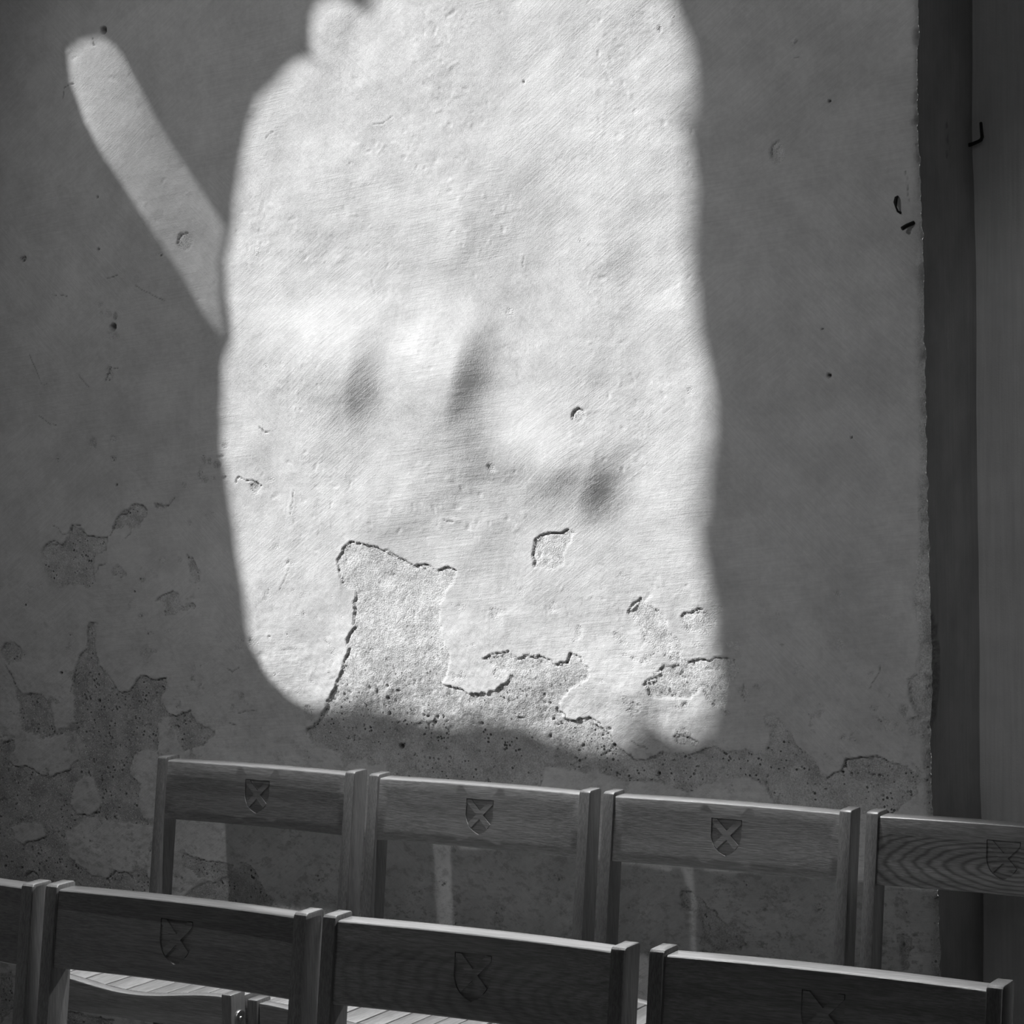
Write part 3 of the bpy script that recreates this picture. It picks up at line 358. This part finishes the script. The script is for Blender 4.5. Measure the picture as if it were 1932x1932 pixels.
    for cx, cz, r, d in HOLE:
        m = (np.abs(X-cx) < r*3+0.005) & (np.abs(Zz-cz) < r*3+0.005)
        q = np.hypot(X[m]-cx, Zz[m]-cz)/max(r, 0.0018)
        k = 1-sstep(q, 0.75, 1.25); h[m] -= k*d*0.001; crevice_shade[m] = np.maximum(crevice_shade[m], k)
    fade = sstep(X, x0, x0+0.05)*sstep(Zz, z0, z0+0.04)*sstep(-Zz, -z1, -z1+0.03)
    h *= fade
    nv = (nx+1)*(nz+1)
    co = np.empty((nv, 3), np.float32); co[:, 0] = X.ravel(); co[:, 1] = (YW-h).ravel(); co[:, 2] = Zz.ravel()
    idx = np.arange(nv, dtype=np.int32).reshape(nz+1, nx+1)
    q = np.stack([idx[:-1, :-1], idx[:-1, 1:], idx[1:, 1:], idx[1:, :-1]], -1).reshape(-1, 4)
    # plain margins round the detailed field
    ex_co = [(XL, YW, 0), (x0, YW, 0), (edge[0], YW, 0), (XL, YW, z0), (XL, YW, z1), (XL, YW, ZL), (x0, YW, ZL), (edge[-1], YW, ZL), (XL, YN, ZL), (edge[-1], YN, ZL), (XL, YN, 5), (edge[-1], YN, 5)]
    b = nv
    co = np.vstack([co, np.array(ex_co, np.float32)])
    bl, br, tl, tr = idx[0, 0], idx[0, -1], idx[-1, 0], idx[-1, -1]
    ext = np.array([(b, b+1, bl, b+3), (b+1, b+2, br, bl), (b+3, bl, tl, b+4), (b+4, tl, b+6, b+5), (tl, tr, b+7, b+6), (b+5, b+7, b+9, b+8), (b+8, b+9, b+11, b+10)], np.int32)
    q = np.vstack([q, ext])
    me = bpy.data.meshes.new('wall_back')
    me.vertices.add(len(co)); me.vertices.foreach_set('co', co.ravel())
    me.loops.add(q.size); me.loops.foreach_set('vertex_index', q.ravel().astype(np.int32))
    me.polygons.add(len(q)); me.polygons.foreach_set('loop_start', np.arange(0, q.size, 4, dtype=np.int32))
    me.polygons.foreach_set('use_smooth', np.ones(len(q), bool))
    me.update(calc_edges=True)
    z8 = np.zeros(len(ex_co), np.float32)
    for nme, a in (('bare', bare), ('crevice_shade', crevice_shade)):
        at = me.attributes.new(nme, 'FLOAT', 'POINT'); at.data.foreach_set('value', np.concatenate([a.ravel().astype(np.float32), z8]))
    link('wall_back', me, [M_PL], kind='structure')
    return zs, edge, (YW-h)[:, -1]

zs, edge, yb = plaster_wall()

def reveal_wall():
    """the side of the recess, running back from the worn corner"""
    st = 2
    zz = zs[::st]; e = edge[::st]; y0 = yb[::st]
    ny = 56; t = np.linspace(0, 1, ny+1)
    Y = y0[:, None] + (YN+0.012-y0)[:, None]*t[None, :]
    Zg = np.repeat(zz[:, None], ny+1, 1)
    base = np.interp(zz, [p[1] for p in EDGE][::-1], [p[0] for p in EDGE][::-1])*0.35+XA*0.65
    Xg = e[:, None]*(1-t[None, :])**6 + (1-(1-t[None, :])**6)*(base[:, None]+0.010) + 0.0016*fbm(Zg*4, Y*20, 201, 3)*np.minimum(1, t*8)[None, :]
    # the spalled chip low on the corner and a few scars
    bare = np.zeros_like(Xg); crevice_shade = np.zeros_like(Xg)
    for cz, cy, rz, ry, d, b in ((0.985, YW+0.018, 0.080, 0.042, 0.014, 1), (0.93, YW+0.016, 0.040, 0.030, 0.010, 1), (1.86, YW+0.13, 0.03, 0.006, 0.003, 0.0), (1.83, YW+0.145, 0.02, 0.004, 0.003, 0.0), (1.52, YW+0.12, 0.02, 0.006, 0.002, 0.3), (0.80, YW+0.08, 0.012, 0.008, 0.002, 0.2)):
        qd = np.hypot((Zg-cz)/rz, (Y-cy)/ry)+0.25*fbm(Zg*40, Y*40, 211, 3)
        k = 1-sstep(qd, 0.8, 1.05); Xg -= k*d*np.minimum(1, t*10)[None, :]; bare = np.maximum(bare, k*b)
        crevice_shade = np.maximum(crevice_shade, np.exp(-((qd-0.95)/0.10)**2)*0.5*(d > 0.002))
    crevice_shade = np.maximum(crevice_shade, (1-sstep(np.hypot((Zg-0.975)/0.022, (Y-YW-0.018)/0.010), 0.7, 1.1))*0.9)
    nz = len(zz)
    co = np.stack([Xg, Y, Zg], -1).reshape(-1, 3)
    idx = np.arange(nz*(ny+1)).reshape(nz, ny+1)
    q = np.stack([idx[:-1, :-1], idx[:-1, 1:], idx[1:, 1:], idx[1:, :-1]], -1).reshape(-1, 4).tolist()
    b = len(co); ex_ = [(e[0], y0[0], 0), (Xg[0, -1], YN, 0), (e[-1], y0[-1], ZL), (Xg[-1, -1], YN, ZL)]
    q += [(b, b+1, int(idx[0, -1]), int(idx[0, 0])), (int(idx[-1, 0]), int(idx[-1, -1]), b+3, b+2)]
    me = bpy.data.meshes.new('wall_reveal'); me.from_pydata([tuple(map(float, c)) for c in co]+ex_, [], q)
    me.polygons.foreach_set('use_smooth', [True]*len(me.polygons))
    for nme, a in (('bare', bare), ('crevice_shade', crevice_shade)):
        at = me.attributes.new(nme, 'FLOAT', 'POINT'); at.data.foreach_set('value', np.concatenate([a.ravel(), np.zeros(4)]).astype(np.float32))
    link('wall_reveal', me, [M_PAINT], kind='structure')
    # back of the recess
    xw = np.concatenate([[-1.60], np.linspace(-1.56, -1.2, 60), [3.0]]); z2 = np.concatenate([[0.0], np.linspace(0.1, 2.4, 240), [5.0]])
    XX, ZZ = np.meshgrid(xw, z2)
    YY = YN-0.003*fbm(XX*5, ZZ*3, 221, 3)-0.0006*fbm(XX*60, ZZ*25, 231, 2)
    idx = np.arange(XX.size).reshape(XX.shape)
    q = np.stack([idx[:-1, :-1], idx[:-1, 1:], idx[1:, 1:], idx[1:, :-1]], -1).reshape(-1, 4).tolist()
    me = bpy.data.meshes.new('wall_recess'); me.from_pydata(np.stack([XX, YY, ZZ], -1).reshape(-1, 3).tolist(), [], q)
    me.polygons.foreach_set('use_smooth', [True]*len(me.polygons))
    for nme in ('bare', 'crevice_shade'): me.attributes.new(nme, 'FLOAT', 'POINT')
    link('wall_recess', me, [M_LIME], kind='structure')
reveal_wall()

# ---------------------------------------------------------------- rest of the room shell
def rect_mesh(name, pts, mat):
    me = bpy.data.meshes.new(name); me.from_pydata(pts, [], [tuple(range(len(pts)))])
    for nme in ('bare', 'crevice_shade'): me.attributes.new(nme, 'FLOAT', 'POINT')
    return link(name, me, [mat], kind='structure')
XR, YF, ZC = 3.0, -3.6, 5.0
rect_mesh('floor', [(XL, YF, 0), (XR, YF, 0), (XR, YN+.02, 0), (XL, YN+.02, 0)], M_FLOOR)
rect_mesh('ceiling', [(XL-.3, YF, ZC), (XR, YF, ZC), (XR, YN+.02, ZC), (XL-.3, YN+.02, ZC)], M_DIM)
rect_mesh('wall_right', [(XR, YF, 0), (XR, YN+.02, 0), (XR, YN+.02, ZC), (XR, YF, ZC)], M_DIM)
rect_mesh('wall_front', [(XL-.3, YF, 0), (XR, YF, 0), (XR, YF, ZC), (XL-.3, YF, ZC)], M_DIM)

def window_wall():
    """thick wall with the ragged window and an added slot for the slanting light bar, both splayed"""
    TH = 0.22; k = TH/SUN[0]; sh = (-SUN[1]*k, -SUN[2]*k)
    def face(x, dy, dz):
        W = [Vector((y+dy, z+dz)) for y, z in WIN]; S = [Vector((y+dy, z+dz)) for y, z in ADDED_SLOT]
        R = [Vector((YF, 0)), Vector((YN, 0)), Vector((YN, ZC+.6)), Vector((YF, ZC+.6))]
        vs = R+W+S; es = []
        def ring(a, n): es.extend([(a+i, a+(i+1) % n) for i in range(n)])
        ring(0, 4); ring(4, len(W)); ring(4+len(W), len(S))
        v, e, fcs, *_ = delaunay_2d_cdt(vs, es, [], 0, 1e-6)
        cy = np.array([sum(v[i].x for i in t)/len(t) for t in fcs]); cz = np.array([sum(v[i].y for i in t)/len(t) for t in fcs])
        bad = pip(cy, cz, [tuple(p) for p in W]) | pip(cy, cz, [tuple(p) for p in S])
        return [(x, p.x, p.y) for p in v], [tuple(t) for t, b in zip(fcs, bad) if not b]
    va, fa = face(XL, 0, 0); vb, fb = face(XL-TH, *sh)
    V = list(va); Fc = list(fa); o = len(V); V += vb; Fc += [tuple(i+o for i in t) for t in fb]
    for poly in (WIN, ADDED_SLOT):
        o = len(V); n = len(poly)
        V += [(XL, y, z) for y, z in poly]+[(XL-TH, y+sh[0], z+sh[1]) for y, z in poly]
        Fc += [(o+i, o+(i+1) % n, o+n+(i+1) % n, o+n+i) for i in range(n)]
    me = bpy.data.meshes.new('wall_left'); me.from_pydata(V, [], Fc)
    for nme in ('bare', 'crevice_shade'): me.attributes.new(nme, 'FLOAT', 'POINT')
    link('wall_left', me, [M_DIM], kind='structure')
    gm = bpy.data.meshes.new('slot_filter_1')
    c = [(XL-TH*0.5, y+sh[0]*0.5, z+sh[1]*0.5) for y, z in ADDED_SLOT]
    cy = sum(p[1] for p in c)/len(c); cz = sum(p[2] for p in c)/len(c)
    c = [(x, cy+(y-cy)*1.04, cz+(z-cz)*1.02) for x, y, z in c]
    gm.from_pydata(c, [], [tuple(range(len(c)))])
    link('slot_filter_1', gm, [M_FILTER], kind='structure')  # added pane that dims the sun coming through the slot
window_wall()

# ---------------------------------------------------------------- the chairs
W2, PW = 0.425, 0.0205            # pitch of the two posts, post width
HT, HS, DEP = 0.78, 0.46, 0.3725  # back height, seat height, front of the front legs
RAKE = math.tan(math.radians(8.24))
UC = (W2+PW)/2; VC = -0.17        # the chair's own origin (on the floor under the seat)
def vfront(z): return -(HT-z)*RAKE if z > 0.44 else -(HT-0.44)*RAKE + (0.44-z)*0.10
def shift(bm):
    bmesh.ops.translate(bm, verts=bm.verts, vec=(-UC, -VC, 0))
def rear_post(u):
    bm = bmesh.new()
    zsq = [0, 0.44, HT]; dp = [0.034, 0.046, 0.042]
    poly = [(vfront(z), z) for z in zsq]+[(vfront(z)+d, z) for z, d in reversed(list(zip(zsq, dp)))]
    prism(bm, poly, 'x', u, u+PW)
    # ease the top front and back arrises, then all edges
    tops = [e for e in bm.edges if all(abs(v.co.z-HT) < 1e-5 for v in e.verts) and abs(e.verts[0].co.y-e.verts[1].co.y) < 1e-5]
    bmesh.ops.bevel(bm, geom=tops, offset=0.006, segments=3, profile=0.5, affect='EDGES')
    bevel(bm, 0.0022, 2, 40); shift(bm); return bm_mesh(bm, 'rear_post', 24)
def front_leg(u):
    bm = bmesh.new()
    prism(bm, [(-DEP, 0), (-DEP+0.038, 0), (-DEP+0.040, HS), (-DEP, HS)], 'x', u, u+PW)
    bevel(bm, 0.0028, 2, 40); shift(bm); return bm_mesh(bm, 'front_leg', 24)
def scoop(u):
    t = min(1, max(0, (u-PW)/(W2-PW))); return 0.454-0.017*(0.5-0.5*math.cos(2*math.pi*t))
def apron(v0, v1, zb, top):
    bm = bmesh.new(); n = 24
    us = [PW+0.0003+(W2-PW-0.0006)*i/n for i in range(n+1)]
    prism(bm, [(u, zb) for u in (us[0], us[-1])]+[(u, top(u)) for u in reversed(us)], 'y', v0, v1)
    bevel(bm, 0.002, 2, 40); shift(bm); return bm_mesh(bm, 'apron', 24)
def slat(k, n):
    bm = bmesh.new(); p = (W2-PW)/n; a = PW+p*k+0.0015; b = PW+p*(k+1)-0.0015
    za, zb = scoop(a), scoop(b); th = 0.013
    prism(bm, [(a, za-th), (b, zb-th), (b, zb), (a, za)], 'y', -DEP+0.0268, -0.066)
    bevel(bm, 0.0018, 2, 40); shift(bm); return bm_mesh(bm, 'slat', 24)
def side_rail(u):
    bm = bmesh.new(); prism(bm, [(-DEP+0.040, 0.40), (-0.044, 0.40), (-0.043, 0.452), (-DEP+0.040, 0.452)], 'x', u+0.001, u+PW-0.001)
    bevel(bm, 0.002, 2, 40); shift(bm); return bm_mesh(bm, 'side_rail', 24)
def stretcher(u):
    bm = bmesh.new(); prism(bm, [(-DEP+0.036, 0.15), (vfront(0.16)+0.002, 0.15), (vfront(0.16)+0.002, 0.18), (-DEP+0.036, 0.18)], 'x', u+0.003, u+PW-0.003)
    bevel(bm, 0.002, 2, 40); shift(bm); return bm_mesh(bm, 'stretcher', 24)
def link_plate():
    bm = bmesh.new(); c = -DEP+0.021; r = 0.0125
    poly = [(c-r, 0.368), (c+r, 0.368)]+[(c+r*math.cos(a), 0.4185+r*math.sin(a)) for a in np.linspace(0, math.pi, 14)]
    prism(bm, poly, 'x', W2+PW-0.0004, W2+PW+0.0042); bevel(bm, 0.0008, 2, 50); shift(bm); return bm_mesh(bm, 'link_plate', 40)
def screw():
    bm = bmesh.new(); c = Vector((W2+PW+0.0042, -DEP+0.021, 0.4165))
    rings = [(0.0046, 0.0), (0.0042, 0.0012), (0.0030, 0.0018), (0.0018, 0.0018), (0.0016, 0.0004)]
    vs = [[bm.verts.new(c+Vector((x, r*math.cos(a), r*math.sin(a)))) for a in np.linspace(0, 2*math.pi, 16, endpoint=False)] for r, x in rings]
    for A, B in zip(vs, vs[1:]):
        for i in range(16): bm.faces.new((A[i], A[(i+1) % 16], B[(i+1) % 16], B[i]))
    bm.faces.new(vs[-1]); shift(bm); return bm_mesh(bm, 'screw', 30)

RZ0, RZ1 = 0.6655, 0.773; RT = 0.036
def rail_mesh():
    """back rail with the shield and saltire carved in as real pockets, the board bowed back a little"""
    u0, u1 = PW+0.0002, W2-0.0002; rb = 0.0035
    cx = (u0+u1)/2; hw = 0.0275; sz1 = 0.7487; sh = 0.0600
    half = [(1, 0), (1, .25), (1, .47), (.965, .56), (.89, .66), (.77, .76), (.62, .84), (.42, .91), (.2, .965), (0, 1.0)]
    def shield(inset):
        a = hw-inset; top = sz1-inset; H = sh-2.1*inset
        R = [(cx+p[0]*a, top-p[1]*H) for p in half]; L = [(cx-p[0]*a, top-p[1]*H) for p in half[-2::-1]]
        return R+L
    S0, S1 = shield(0), shield(0.0014)
    cc = (cx, sz1-0.0265); bw = 0.0050
    def band(sg):
        d = Vector((1, -sg)).normalized(); n_ = Vector((d.y, -d.x)); c = Vector(cc); Lb = 0.06
        return [tuple(c+d*Lb+n_*bw), tuple(c+d*Lb-n_*bw), tuple(c-d*Lb-n_*bw), tuple(c-d*Lb+n_*bw)]
    B1, B2 = band(1), band(-1)
    fx0, fx1, fz0, fz1 = u0+rb*0, u1-rb*0, RZ0+rb, RZ1-rb
    n = 24; cols = [fx0+(fx1-fx0)*i/n for i in range(n+1)]
    vs = []; es = []
    def addring(pts):
        o = len(vs); vs.extend(Vector(p) for p in pts); es.extend((o+i, o+(i+1) % len(pts)) for i in range(len(pts)))
    addring([(c, fz0) for c in cols]+[(c, fz1) for c in reversed(cols)])
    for P in (S0, S1, B1, B2): addring(P)
    for c in cols[1:-1]:
        for j in range(1, 6): vs.append(Vector((c+0.00013*j, fz0+(fz1-fz0)*j/6)))
    v, e, F, *_ = delaunay_2d_cdt(vs, es, [], 0, 1e-6)
    cxs = np.array([sum(v[i].x for i in t)/len(t) for t in F]); czs = np.array([sum(v[i].y for i in t)/len(t) for t in F])
    inF = (cxs > fx0) & (cxs < fx1) & (czs > fz0) & (czs < fz1)
    i0 = pip(cxs, czs, S0); i1 = pip(cxs, czs, S1); ib = pip(cxs, czs, B1) | pip(cxs, czs, B2)
    lev = np.where(i0, np.where(i1 & ib, 1, 2), 0); DP = {0: 0.0, 1: 0.0004, 2: 0.0034}
    bm = bmesh.new(); cache = {}
    def vert(i, L):
        if (i, L) not in cache: cache[(i, L)] = bm.verts.new((v[i].x, DP[L], v[i].y))
        return cache[(i, L)]
    emap = {}
    for t, L, ok in zip(F, lev, inF):
        if not ok: continue
        bm.faces.new([vert(i, int(L)) for i in t])
        for a, b in zip(t, t[1:]+t[:1]): emap.setdefault(frozenset((a, b)), []).append(int(L))
    for k, Ls in emap.items():
        if len(Ls) == 2 and Ls[0] != Ls[1]:
            a, b = tuple(k); p, q = Ls
            bm.faces.new([vert(a, p), vert(b, p), vert(b, q), vert(a, q)])
    # rounded edges, top, bottom and back
    def profile():      # (y, z) from the front bottom edge round the back to the front top edge
        pr = []
        for a in np.linspace(0, math.pi/2, 4)[1:]: pr.append((rb-rb*math.cos(a), RZ0+rb-rb*math.sin(a)))
        for a in np.linspace(0, math.pi/2, 4): pr.append((RT-rb+rb*math.sin(a), RZ0+rb-rb*math.cos(a)))
        for a in np.linspace(0, math.pi/2, 4): pr.append((RT-rb+rb*math.cos(a), RZ1-rb+rb*math.sin(a)))
        for a in np.linspace(math.pi/2, 0, 4)[:-1]: pr.append((rb-rb*math.cos(a), RZ1-rb+rb*math.sin(a)))
        return pr
    pr = profile()
    def near(c, z):
        return min((w for w in cache if w[1] == 0), key=lambda w: (v[w[0]].x-c)**2+(v[w[0]].y-z)**2)
    grid = []
    for c in cols:
        col = [cache[near(c, fz0)]]+[bm.verts.new((c, y, z)) for y, z in pr]+[cache[near(c, fz1)]]
        grid.append(col)
    for A, B in zip(grid, grid[1:]):
        for i in range(len(A)-1): bm.faces.new((A[i], B[i], B[i+1], A[i+1]))
    for vv in bm.verts:     # set back from the posts, bowed in plan, raked like the posts
        t = (vv.co.x-u0)/(u1-u0)
        vv.co.y += 0.0055+0.010*(1-(2*t-1)**2) - (HT-vv.co.z)*RAKE
        if vv.co.y > 0.041-(HT-vv.co.z)*RAKE+0.012: vv.co.y = 0.041-(HT-vv.co.z)*RAKE+0.012
    shift(bm); return bm_mesh(bm, 'back_rail', 24)

NS = 9
MESH = {'rear_post_l': rear_post(0), 'rear_post_r': rear_post(W2), 'leg_l': front_leg(0), 'leg_r': front_leg(W2), 'rail': rail_mesh(),
        'front_apron': apron(-DEP+0.005, -DEP+0.026, 0.393, scoop), 'rear_apron': apron(-0.066, -0.046, 0.40, lambda u: min(scoop(u), 0.4545)),
        'side_l': side_rail(0), 'side_r': side_rail(W2), 'st_l': stretcher(0), 'st_r': stretcher(W2), 'plate': link_plate(), 'screw': screw()}
SL = [slat(k, NS) for k in range(NS)]
def make_chair(label, group):
    root = bpy.data.objects.new('oak_chair', None); COL.objects.link(root); root.empty_display_size = 0.1
    root['label'] = label; root['category'] = 'chair'; root['group'] = group
    def part(name, me, mat, par=root, lab=None):
        o = bpy.data.objects.new(name, me); COL.objects.link(o); o.parent = par
        if not me.materials: me.materials.append(mat)
        if lab: o['label'] = lab
        return o
    part('rear_post', MESH['rear_post_l'], M_OZ); part('rear_post', MESH['rear_post_r'], M_OZ)
    part('front_leg', MESH['leg_l'], M_OZ); lr = part('front_leg', MESH['leg_r'], M_OZ)
    part('back_rail', MESH['rail'], M_RAIL, lab='wide back rail carved with a shield and saltire')
    part('front_apron', MESH['front_apron'], M_OX); part('rear_apron', MESH['rear_apron'], M_OX)
    part('side_rail', MESH['side_l'], M_OY); part('side_rail', MESH['side_r'], M_OY)
    part('stretcher', MESH['st_l'], M_OY); part('stretcher', MESH['st_r'], M_OY)
    for m in SL: part('slat', m, M_OY)
    pl = part('link_plate', MESH['plate'], M_STEEL, lr, 'round topped metal linking plate'); 
    part('screw', MESH['screw'], M_STEEL, lr)
    return root
def copy_tree(o, parent=None):
    c = o.copy(); COL.objects.link(c)
    if parent: c.parent = parent
    for ch in list(o.children): copy_tree(ch, c)
    return c
G1, G2 = 'chairs in the row against the wall', 'chairs in the front row'
LIST = [('c1', 'oak chair with a two-toned rail, leftmost of the row against the wall', G1, -0.34, 0.5, 0.0, 0.0),
        ('c2', 'oak chair second from left in the wall row, below the sunlit patch', G1, 0.12, 0.0, 0.0, 0.0),
        ('c3', 'oak chair third from the left in the row against the wall', G1, 0.02, 0.0, 0.08, 0.1),
        ('c4', 'oak chair with bold flame grain on its rail, before the recess corner', G1, 0.05, 0.05, 1.0, 0.02),
        ('Z', 'front row oak chair cut off by the left border', G2, -0.35, 0.0, 0.0, 0.0),
        ('A', 'front row oak chair whose rail has a darker top stave', G2, -0.18, -0.38, 0.0, 0.0),
        ('B', 'middle oak chair of the front row, swirling grain by its right post', G2, 0.05, 0.0, 0.35, 0.33),
        ('C', 'rightmost front row oak chair, its shield cut by the lower border', G2, 0.08, 0.0, 0.12, -0.25)]
proto = None
for key, lab, grp, tone, top, flame, fc in LIST:
    x, y, rot = CH[key]
    if proto is None: proto = make_chair(lab, grp); r = proto
    else: r = copy_tree(proto)
    r['label'] = lab; r['group'] = grp
    ca, sa = math.cos(rot), math.sin(rot)
    r.location = (x+UC*ca-VC*sa, y+UC*sa+VC*ca, 0); r.rotation_euler = (0, 0, rot)
    for ch in r.children:
        if ch.name.startswith('back_rail'):
            ch['tone'] = tone; ch['top_stave'] = top; ch['flame'] = flame; ch['flame_centre'] = fc

# ---------------------------------------------------------------- small ironwork on the wall
def tube(name, pts, r, mat, seg=10):
    bm = bmesh.new(); P = [Vector(p) for p in pts]; rings = []
    for i, p in enumerate(P):
        d = (P[min(i+1, len(P)-1)]-P[max(i-1, 0)]).normalized()
        a = d.orthogonal().normalized() if i == 0 else (a_prev - d*a_prev.dot(d)).normalized()
        a_prev = a; b = d.cross(a); rr_ = r[i] if isinstance(r, (list, tuple)) else r
        rings.append([bm.verts.new(p+(a*math.cos(t)+b*math.sin(t))*rr_) for t in np.linspace(0, 2*math.pi, seg, endpoint=False)])
    for A, B in zip(rings, rings[1:]):
        for i in range(seg): bm.faces.new((A[i], A[(i+1) % seg], B[(i+1) % seg], B[i]))
    bm.faces.new(rings[0]); bm.faces.new(rings[-1])
    return link(name, bm_mesh(bm, name, 50), [mat])
XH, YH, ZH = -1.527, YN-0.016, 1.858
hook = tube('iron_hook', [(XH-0.012, YH, ZH-0.002), (XH+0.004, YH-0.001, ZH), (XH+0.018, YH-0.004, ZH+0.004), (XH+0.0235, YH-0.006, ZH+0.0065), (XH+0.0255, YH-0.0065, ZH+0.011), (XH+0.0245, YH-0.0065, ZH+0.022), (XH+0.0235, YH-0.0065, ZH+0.035), (XH+0.0233, YH-0.0065, ZH+0.0365)],
            [0.0036, 0.0034, 0.0032, 0.0031, 0.0031, 0.0028, 0.0026, 0.0016], M_IRON)
hook['label'] = 'small black iron hook bent upwards, fixed in the corner of the recess'; hook['category'] = 'hook'

nail = tube('iron_nail', [(XA-0.012, YW-0.010, 1.706), (XA-0.006, YW-0.004, 1.711), (XA+0.004, YW+0.004, 1.716)], [0.0036, 0.0034, 0.0034], M_IRON, 6)
nail['label'] = 'short rusty nail stub sticking out of the worn plaster corner'; nail['category'] = 'nail'
stp = tube('iron_staple', [(XA-0.0235, YW+0.004, 1.760), (XA-0.0235, YW-0.005, 1.757), (XA-0.0245, YW-0.006, 1.750), (XA-0.0235, YW-0.006, 1.742), (XA-0.021, YW-0.005, 1.735), (XA-0.0185, YW+0.004, 1.732)], [0.002, 0.0030, 0.0034, 0.0016, 0.0018, 0.0022], M_IRON, 8)
stp['label'] = 'black bent iron staple in the plaster above the nail stub'; stp['category'] = 'staple'
